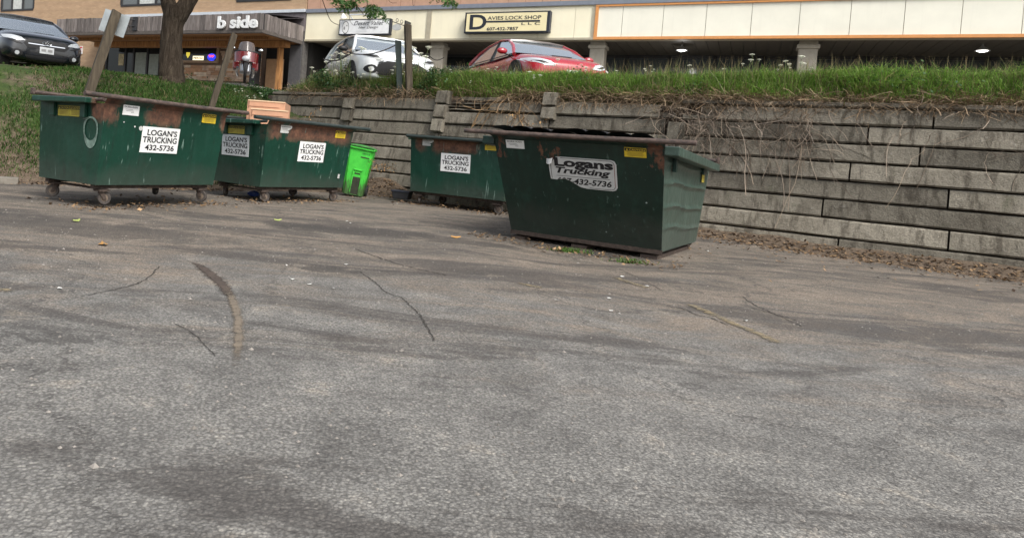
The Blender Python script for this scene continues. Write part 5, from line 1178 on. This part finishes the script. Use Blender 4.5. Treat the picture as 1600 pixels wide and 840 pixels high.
k = MB(); k.grid(lambda i, j: (.85-.35*(2*i-1)**2-.12*j, (.43+.02*j)*math.sin((2*i-1)*1.45), .66+.34*j-.05*(2*i-1)**2), 14, 6); k.grid(lambda i, j: (.80-.35*(2*i-1)**2-.12*j, (.41+.02*j)*math.sin((2*i-1)*1.45), .66+.34*j-.05*(2*i-1)**2), 14, 6); k.build('fairing', M_MRED, mc, True)
k = MB(); k.grid(lambda i, j: (.62-.25*(2*i-1)**2-.15*j, .43*math.sin((2*i-1)*1.45), 1.0+.07*j-.04*(2*i-1)**2), 14, 3); k.build('fairing_cap', M_BLK, mc, True)
k = MB(); k.grid(lambda i, j: (.58-.22*(2*i-1)**2-.16*j, (.30-.07*j**3)*(2*i-1), 1.05+.34*j-.02*(2*i-1)**2), 10, 8); k.build('windscreen', M_SCR, mc, True)
k = MB(); k.ball((.86, 0, .74), (.07, .15, .10), 14, 8); k.build('headlight', M_LENS, mc, True)
k = MB(); k.tube([(.35, .52, 1.0), (.5, .3, 1.05), (.52, 0, 1.0), (.5, -.3, 1.05), (.35, -.52, 1.0)], .018, 8); hbq = k.build('handlebar', M_BLK, mc, True)
for s in (1, -1):
    k = MB(); k.ball((.42, s*.50, 1.12), (.03, .09, .055), 10, 6); k.build('mirror', M_CHR, mc, True)
    k = MB(); k.cbox((-.65, s*.35, .62), (.6, .24, .32)); k.build('saddlebag', M_MRED, mc, False, .05)
    k = MB(); k.tube([(.5, s*.28, .45), (.35, s*.30, .3), (-.6, s*.28, .26)], .05, 8); k.build('exhaust', M_CHR, mc, True)
k = MB(); k.ball((.15, 0, .82), (.42, .18, .16), 14, 8); k.build('tank', M_MRED, mc, True); k = MB(); k.ball((-.45, 0, .78), (.48, .19, .09), 14, 8); k.build('saddle', M_BLK, mc, True); k = MB(); k.cbox((.05, 0, .46), (.5, .4, .36)); k.build('engine', M_ALLOY, mc, False, .06)

# ================================================================ vegetation
def blades(name, base, h, w, lean, az, col, M, label=None, tipcol=None, droop=None, parent=None):
    """grass: base (n,3), height, width, lean (0..), azimuth, colour (n,3)"""
    n = len(base); d = np.stack([np.cos(az), np.sin(az), np.zeros(n)], -1); fz = rng.uniform(0, 6.283, n); s = np.stack([np.cos(fz), np.sin(fz), np.zeros(n)], -1)*w[:, None]
    zz = np.array([0, 0, 1.0]); dr = 1 if droop is None else droop
    mid = base+zz*(h*.58)[:, None]+d*(lean*h*.28)[:, None]; tip = base+zz*(h*np.clip(1-.35*lean, .1, 1))[:, None]+d*(lean*h*.85)[:, None]
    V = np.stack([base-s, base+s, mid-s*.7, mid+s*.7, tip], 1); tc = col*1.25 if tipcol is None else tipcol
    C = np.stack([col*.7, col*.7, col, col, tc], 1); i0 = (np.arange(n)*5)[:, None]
    F = np.concatenate([i0+np.array([[0, 1, 3]]), i0+np.array([[0, 3, 2]]), i0+np.array([[2, 3, 4]])])
    o = raw_mesh(name, V.reshape(-1, 3), F, 3, M, parent, C.reshape(-1, 3)); return o
def pick(n, cols, var=.25):
    c = np.array(cols)[rng.integers(0, len(cols), n)]; return c*rng.uniform(1-var, 1+var, (n, 1))
# verge above the wall
n = 125000; w = rng.uniform(-13.0, 3.2, n); s = 13.0+rng.beta(1.1, 1.5, n)*2.3
x = WW.x*w+WN.x*s; y = WW.y*w+WN.y*s; pn = vnoise(w*1.7, s*2, 1)+.45*vnoise(w*5.1, s*5, 7)
keep = (pn+rng.normal(0, .35, n) > -.55) & ~((w < -10) & (s < 13.2) & (rng.random(n) < .6)); x, y, w, s, pn = x[keep], y[keep], w[keep], s[keep], pn[keep]; n = len(x)
z = land_z(x, y)-.02; h = rng.uniform(.16, .42, n)*(1+.4*pn)*(1+.25*np.clip((w+4)/4, 0, 1))*np.where(s < 13.15, .7, 1.0)*np.where(w < -8.5, .85, 1)
hue = (1.22+.42*np.clip(vnoise(w*1.1, s*1.4, 12)+.5*vnoise(w*3.3, s*3, 14), -1, 1))[:, None]; g = pick(n, [(.12, .22, .032), (.15, .27, .042), (.085, .18, .030), (.18, .28, .06), (.13, .19, .048)])
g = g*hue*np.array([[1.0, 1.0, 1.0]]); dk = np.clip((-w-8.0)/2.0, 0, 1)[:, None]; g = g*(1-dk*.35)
dry = rng.random(n) < np.where(s < 13.25, .28, .07); g[dry] = pick(int(dry.sum()), [(.26, .19, .10), (.20, .15, .08)])
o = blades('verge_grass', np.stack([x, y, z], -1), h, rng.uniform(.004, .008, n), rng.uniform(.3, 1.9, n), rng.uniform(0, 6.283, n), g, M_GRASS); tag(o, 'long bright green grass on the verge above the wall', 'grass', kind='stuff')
# bank grass
n = 270000; x = rng.uniform(-12.5, -.2, n); y = rng.uniform(8.2, 19.5, n); fd = foot_dist(x, y); s = WN.x*x+WN.y*y; w = WW.x*x+WW.y*y
pn = vnoise(x*1.1, y*1.1, 2)+.5*vnoise(x*2.7, y*2.7, 4)
path = .8*np.exp(-(((x+7.3)+.55*(y-13.2))/.55)**2)*np.clip((y-11.9)/1.0, 0, 1)
path += .6*np.exp(-((x+8.0)/1.0)**2-((y-11.9)/.4)**2)
keep = (fd > .08+.25*rng.random(n)) & (s < 15) & (pn - 1.25*path + .35*np.exp(-((fd-1.3)/1.0)**2) + rng.normal(0, .4, n) > -.38) & ~((s > 12.5) & (w > -13.2)) & (fd < 6.5)
x, y, pn, fd = x[keep], y[keep], pn[keep], fd[keep]; n = len(x); z = land_z(x, y)-.012
h = rng.uniform(.04, .14, n)*(1+.45*np.clip(pn, -1, 1)); g = pick(n, [(.042, .098, .018), (.055, .12, .022), (.032, .08, .016), (.075, .13, .03)], .3); dry = rng.random(n) < .08+.22*(pn < -.2); g[dry] = pick(int(dry.sum()), [(.19, .145, .08), (.15, .12, .06)])
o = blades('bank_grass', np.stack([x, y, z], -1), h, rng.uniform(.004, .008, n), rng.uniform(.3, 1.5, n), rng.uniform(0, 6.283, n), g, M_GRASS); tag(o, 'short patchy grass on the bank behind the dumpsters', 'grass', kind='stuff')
# clover-like leaves and low broad weeds on the bank and verge
def leaves(name, P, size, col, M, flat=.5, parent=None):
    n = len(P); az = rng.uniform(0, 6.283, n); el = rng.normal(0, flat, n); d = np.stack([np.cos(az)*np.cos(el), np.sin(az)*np.cos(el), np.sin(el)], -1); s = np.stack([-np.sin(az), np.cos(az), rng.normal(0, .3, n)], -1)
    L_ = size[:, None]; V = np.stack([P, P+d*L_*.5-s*L_*.28, P+d*L_, P+d*L_*.5+s*L_*.28], 1); C = np.repeat(col[:, None, :], 4, 1)
    return raw_mesh(name, V.reshape(-1, 3), np.arange(4*n).reshape(-1, 4), 4, M, parent, C.reshape(-1, 3))
n = 48000; w = np.concatenate([rng.uniform(-14.2, -8.3, n*2//3), rng.uniform(-14, 3, n//3)]); w = np.concatenate([w, rng.uniform(-15.6, -12.6, 5000)]); n = len(w); s = 12.9+rng.beta(1.2, 2, n)*2.2; s[-5000:] = rng.uniform(11.6, 14.0, 5000); cl = vnoise(w*2.4, s*3, 8); k_ = cl > -.05; w, s = w[k_], s[k_]; n = len(w)
x = WW.x*w+WN.x*s; y = WW.y*w+WN.y*s; z = land_z(x, y)+rng.uniform(0, 1, n)**1.3*np.where(w < -8.3, .48, .44)*np.clip(vnoise(w*1.7, s*1.5, 9)+.55, .15, 1)
o = leaves('broad_weeds', np.stack([x, y, z], -1), rng.uniform(.03, .085, n), pick(n, [(.035, .085, .022), (.05, .11, .028), (.07, .13, .04), (.03, .07, .03)]), M_LEAF, .5); tag(o, 'dark leafy weeds among the verge grass', 'weeds', kind='stuff')
# tall seeding grasses
n = 7600; w = np.concatenate([rng.uniform(-3.8, 3, 3300), rng.uniform(-12.8, -8.2, 2900), rng.uniform(-8, -3.8, 1400)]); s = rng.uniform(13.1, 14.8, n); x = WW.x*w+WN.x*s; y = WW.y*w+WN.y*s; h = rng.uniform(.28, .62, n)
o = blades('seed_grass', np.stack([x, y, land_z(x, y)], -1), h, rng.uniform(.0025, .005, n), rng.uniform(.05, .5, n), rng.uniform(0, 6.283, n), pick(n, [(.11, .14, .05), (.17, .14, .07), (.09, .12, .035)]), M_DRY, tipcol=pick(n, [(.27, .20, .11), (.22, .18, .10)])); tag(o, 'tall seeding grass stalks along the verge', 'grass', kind='stuff')
# dry thatch spilling over the wall top
def strands(name, P0, vel, n_seg, dt, wdt, col, M, parent=None, grav=1.0, curl=.25):
    n = len(P0); pts = [P0]; v = vel.copy(); sv_ = rng.normal(0, 1, (n, 3)); sv_[:, 2] *= .3
    for k in range(n_seg):
        v = v+np.array([0, 0, -grav*dt])+rng.normal(0, curl, (n, 3))*dt; pts.append(pts[-1]+v*dt)
        s_ = WN.x*pts[-1][:, 0]+WN.y*pts[-1][:, 1]; lim = WALL_S+BATTER*pts[-1][:, 2]-.02; ov = np.where((pts[-1][:, 2] < 2.2) & (s_ > lim), s_-lim, 0)[:, None]; pts[-1] = pts[-1]-np.array([[WN.x, WN.y, 0]])*ov
    pts = np.stack(pts, 1); sd = sv_/np.linalg.norm(sv_, axis=1)[:, None]*wdt[:, None]; m_ = n_seg+1
    V = np.stack([pts-sd[:, None, :], pts+sd[:, None, :]], 2).reshape(n, m_*2, 3); i0 = (np.arange(n)*m_*2)[:, None]
    F = np.concatenate([i0+np.array([[2*k, 2*k+1, 2*k+3, 2*k+2]]) for k in range(n_seg)]); C = np.repeat(col[:, None, :], m_*2, 1)
    return raw_mesh(name, V.reshape(-1, 3), F, 4, M, parent, C.reshape(-1, 3))
n = 17000; w = rng.uniform(-12.6, 3.2, n); dens = .20+.45*vnoise(w*2.1, w*0+1, 6)+.5*np.exp(-((w+4.4)/.9)**2)+.5*np.exp(-((w+3.0)/.6)**2)+.45*(w > -2.7)+.35*np.exp(-((w+6.0)/.5)**2)+.3*np.exp(-((w+10.6)/.5)**2)
k_ = rng.random(n) < np.clip(dens, .12, 1); w = w[k_]; n = len(w); s = rng.normal(13.02, .08, n); zt_ = 2.25+rng.uniform(-.03, .14, n)
P0 = np.stack([WW.x*w+WN.x*s, WW.y*w+WN.y*s, zt_], -1); vv = -np.array([[WN.x, WN.y, 0]])*rng.uniform(.0, .75, n)[:, None]+np.array([[WW.x, WW.y, 0]])*rng.normal(0, .75, n)[:, None]+np.array([[0, 0, 1.0]])*rng.uniform(-.15, .55, n)[:, None]
o = strands('dry_thatch', P0, vv, 4, .07, rng.uniform(.0025, .005, n), pick(n, [(.20, .15, .095), (.27, .20, .13), (.13, .095, .06), (.24, .165, .10)], .3), M_DRY, None, 1.6, 3.2); tag(o, 'brown dry grass thatch hanging over the top of the wall', 'dry grass', kind='stuff')
# bare vines down the right part of the wall
n = 560; w = np.concatenate([rng.uniform(-2.75, -1.0, 330), rng.normal(-2.85, .25, 150), rng.uniform(-1, 3, 80)]); z0 = np.concatenate([rng.uniform(1.5, 2.2, 330), rng.uniform(1.75, 2.2, 150), rng.uniform(1.6, 2.2, 80)]); s = WALL_S+BATTER*z0-rng.uniform(.03, .09, n)
P0 = np.stack([WW.x*w+WN.x*s, WW.y*w+WN.y*s, z0], -1); vv = np.array([[WW.x, WW.y, 0]])*rng.normal(0, .35, n)[:, None]+np.array([[0, 0, 1.0]])*rng.uniform(-.5, .05, n)[:, None]
o = strands('dead_vines', P0, vv, 8, .075, rng.uniform(.002, .005, n), pick(n, [(.20, .16, .12), (.26, .21, .165), (.13, .10, .075)], .35), M_DRY, None, .5, 4.2); tag(o, 'tangle of thin dead vines hanging on the right part of the wall', 'vines', kind='stuff')
# trailing plants with tan leaves by the second header
n = 60; w = rng.normal(-6.25, .25, n); z0 = rng.uniform(1.95, 2.35, n); s = WALL_S+BATTER*z0-rng.uniform(.03, .12, n); P0 = np.stack([WW.x*w+WN.x*s, WW.y*w+WN.y*s, z0], -1)
o = strands('trailing_stems', P0, np.array([[WW.x, WW.y, 0]])*rng.normal(-.15, .45, n)[:, None]+np.array([[0, 0, -.2]]), 7, .11, rng.uniform(.003, .006, n), pick(n, [(.22, .14, .075), (.28, .18, .09)]), M_DRY, None, .7, 1.5); tag(o, 'thin trailing stems over the spalled wall tie', 'stems', kind='stuff')
# leaf litter at the wall foot, on the asphalt edge and in the corner
w = np.concatenate([rng.uniform(-9.9, -7.9, 900), rng.uniform(-2.6, 3, 1900), rng.uniform(-8, -2.6, 350)]); n = len(w); s = 12.45-np.abs(rng.normal(0, .38, n))*np.where(rng.random(n) < .12, 3.2, 1); x = WW.x*w+WN.x*s; y = WW.y*w+WN.y*s
dx_, dy_ = [], []
for (X0, Y0, a_, L_, dp_) in ((-3.324, 8.271, 1.015, 2.02, 1.5), (-1.8, 10.791, .888, 2.02, 1.5), (.398, 13.208, -.575, 2.02, 1.1), (1.297, 8.738, -.608, 2.085, 2.8)):
    u_ = rng.uniform(-.25, L_+.25, 420); v_ = np.where(rng.random(420) < .6, .25+rng.normal(0, .16, 420), rng.uniform(.1, dp_, 420)); dx_.append(X0+u_*math.cos(a_)-v_*math.sin(a_)); dy_.append(Y0+u_*math.sin(a_)+v_*math.cos(a_))
x = np.concatenate([x]+dx_); y = np.concatenate([y]+dy_); ok_ = (WN.x*x+WN.y*y) < 12.55; x, y = x[ok_], y[ok_]
xb = rng.uniform(-9, -2.6, 900); yb = np.interp(xb, FOOT[:, 0], FOOT[:, 1])-np.abs(rng.normal(0, .22, 900))+.1
x = np.concatenate([x, xb]); y = np.concatenate([y, yb]); n = len(x); z = np.maximum(land_z(x, y), ground_z(x, y))+rng.uniform(.006, .03, n)
o = leaves('leaf_litter', np.stack([x, y, z], -1), rng.uniform(.025, .075, n), pick(n, [(.20, .13, .07), (.13, .085, .05), (.27, .18, .10), (.09, .06, .04)], .35), M_DRY, .35); tag(o, 'brown leaf litter along the foot of the wall and bank', 'leaf litter', kind='stuff')
# dead leaves caught on the rim corner and wall
for (px, py, D, n_) in ((590, 259, 13.9, 60), (610, 262, 14.2, 45), (580, 251, 13.8, 25), (805, 183, 13.7, 24), (828, 192, 13.5, 24), (850, 189, 13.3, 18), (488, 182, 15.8, 20), (500, 172, 16, 16)):
    pass
pts = []
for (px, py, D, n_) in ((590, 262, 14.0, 50), (610, 263, 14.4, 50), (578, 252, 13.9, 20), (800, 182, 13.35, 16), (812, 186, 13.3, 14), (829, 194, 13.2, 14), (851, 189, 13.05, 10), (487, 181, 16.2, 16), (501, 170, 16.35, 14)):
    for q in range(n_): v_ = at(px+random.gauss(0, 5), py+random.gauss(0, 3), D+random.gauss(0, .06)); pts.append(tuple(v_))
pts = np.array(pts); n = len(pts); o = leaves('withered_leaves', pts, rng.uniform(.03, .07, n), pick(n, [(.36, .23, .11), (.28, .16, .075), (.20, .12, .06)], .3), M_DRY, .8); tag(o, 'withered tan leaves on stems caught along the wall', 'leaves', kind='stuff')
# weed tufts in the cracks by the big dumpster
P = [(atz(894, 386, 0), 160, .07), (atz(985, 402, 0), 120, .06), (atz(880, 384, 0), 40, .05)]
bx_, hh = [], []
for p, n_, r_ in P:
    for q in range(n_): bx_.append((p.x+random.gauss(0, r_*1.6), p.y+random.gauss(0, r_*.45), gz(p.x, p.y))); hh.append(random.uniform(.03, .09))
bx_ = np.array(bx_); n = len(bx_); o = blades('crack_weeds', bx_, np.array(hh), rng.uniform(.003, .006, n), rng.uniform(.4, 1.4, n), rng.uniform(0, 6.283, n), pick(n, [(.09, .18, .03), (.12, .22, .05)]), M_GRASS); tag(o, 'small green weeds growing in the asphalt crack by the big dumpster', 'weeds', kind='stuff')
# loose grit and scraps on the asphalt
mbg = MB(); mbs = MB()
for _ in range(2600):
    D = random.uniform(2.0, 11.5); X_ = random.uniform(-.62, .95)*D; r_ = random.uniform(.003, .009)*(1 if random.random() < .93 else 1.7)
    if foot_dist(np.array([X_]), np.array([D]))[0] > -.1: continue
    mbg.add([(X_+r_*math.cos(a)*random.uniform(.7, 1.3), D+r_*math.sin(a)*random.uniform(.7, 1.3), gz(X_, D)+.001) for a in (0, 1.6, 3.1, 4.7)]+[(X_, D, gz(X_, D)+r_*.9)], [(0, 1, 4), (1, 2, 4), (2, 3, 4), (3, 0, 4)])
tag(mbg.build('loose_grit', m_simple('grit', (.20, .185, .165), .9, var=.5, scale=3)), 'loose grit scattered on the asphalt', 'grit', kind='stuff')
M_SCRAP = m_simple('paper_scrap', (.62, .62, .58), .8, var=.1); M_SCRAPG = m_simple('yellow_green_leaf', (.30, .36, .10), .7); M_SCRAPO = m_simple('orange_leaf', (.42, .22, .06), .7)
for px, py, r_, M_, lab in ((119, 346, .055, M_SCRAPG, 'yellow green leaf on the asphalt in front of the leftmost dumpster'), (434, 345, .05, M_SCRAPG, 'pale yellow green leaf on the asphalt in front of the second dumpster'), (161, 382, .065, M_SCRAPO, 'orange dry leaf on the asphalt at the left'), (712, 371, .06, M_SCRAPO, 'tan leaf beside the dark stain in front of the big dumpster')):
    p = atz(px, py, 0); k = MB(); k.grid(lambda i, j: ((i-.5)*2*r_, (j-.5)*1.3*r_*math.sin(math.pi*min(.95, i+.08)), .004+.018*abs(i-.5)+.012*math.sin(j*3)), 5, 4); o = k.build('fallen_leaf', M_, None, True); o.location = (p.x, p.y, gz(p.x, p.y)+.004); o.rotation_euler = (0, 0, random.uniform(0, 3)); tag(o, lab, 'leaf')
for px, py in ((188, 330), (542, 346), (547, 349), (540, 414), (448, 415), (484, 444), (457, 436), (520, 450), (94, 452), (870, 464), (969, 481), (956, 477), (953, 456), (973, 423), (1012, 437), (756, 336), (620, 318), (1106, 386), (1165, 489)):
    p = atz(px, py, 0); r_ = random.uniform(.010, .024); mbs.add([(p.x+r_*math.cos(a)*random.uniform(.6, 1.4), p.y+r_*math.sin(a)*random.uniform(.6, 1.4), gz(p.x, p.y)+random.uniform(.004, .014)) for a in (0, 1.3, 2.5, 3.8, 5)], [(0, 1, 2, 3, 4)])
tag(mbs.build('paper_scraps', M_SCRAP), 'tiny white scraps scattered over the asphalt', 'scraps', kind='stuff')
# white umbel flowers (wild carrot) among the weeds
M_STEM = mat('flower_stem', (.09, .13, .045), .8); M_UMB = m_simple('umbel_white', (.56, .57, .46), .8, var=.2)
protos = []
for v in range(3):
    k = MB(); lean = random.uniform(-.12, .12); k.tube([(0, 0, -.05), (lean*.3, .02, .3), (lean, .03, .62)], [.006, .005, .004], 5); k.tube([(lean*.3, .02, .3), (lean*.3+.08, .0, .46), (lean*.3+.10, 0, .53)], .003, 4); st_ = k.mesh('stem', M_STEM, True)
    heads = []
    for (c, r_) in (((lean, .03, .62), .055), ((lean*.3+.10, 0, .53), .035)):
        k = MB(); c = Vector(c)
        for q in range(26):
            a = q*2.399; rr = r_*math.sqrt(q/26); p = c+Vector((rr*math.cos(a), rr*math.sin(a), .012-.25*rr+random.uniform(-.004, .004))); z_ = r_*.19
            k.add([p+Vector((z_, 0, 0)), p+Vector((0, z_, .003)), p+Vector((-z_, 0, 0)), p+Vector((0, -z_, .003)), p+Vector((0, 0, .012))], [(0, 1, 4), (1, 2, 4), (2, 3, 4), (3, 0, 4)])
            if q % 4 == 0: k.tube([c-Vector((0, 0, .04)), p], .0015, 3)
        heads.append(k.mesh('flower_head', M_UMB))
    protos.append((st_, heads))
spots = [(random.uniform(-12.4, -9.0), random.uniform(13.0, 14.6)) for _ in range(46)]+[(random.uniform(-9, -3.6), random.uniform(13.0, 14.2)) for _ in range(14)]+[(random.uniform(-3.5, -1), random.uniform(13.3, 14.4)) for _ in range(12)]+[(random.uniform(-13.6, -12.2), random.uniform(11.2, 12.3)) for _ in range(9)]
for k, (w, s) in enumerate(spots):
    P = ws(w, s); st_, hd = protos[k % 3]; sc_ = random.uniform(.55, 1.15)*(.8 if w > -9 else 1.35)*(.45 if s < 13 else 1); e = empty('wild_carrot', (P.x, P.y, lz(P.x, P.y)), random.uniform(0, 6.28), random.uniform(-.12, .12), random.uniform(-.12, .12)); e.scale = (sc_,)*3
    tag(e, 'white flowering wild carrot plant standing among the verge weeds', 'plant', 'wild carrots on the verge')
    for nm, me in (('stem', st_), ('flower_head', hd[0]), ('flower_head', hd[1])): o = bpy.data.objects.new(nm, me); COL.objects.link(o); o.parent = e
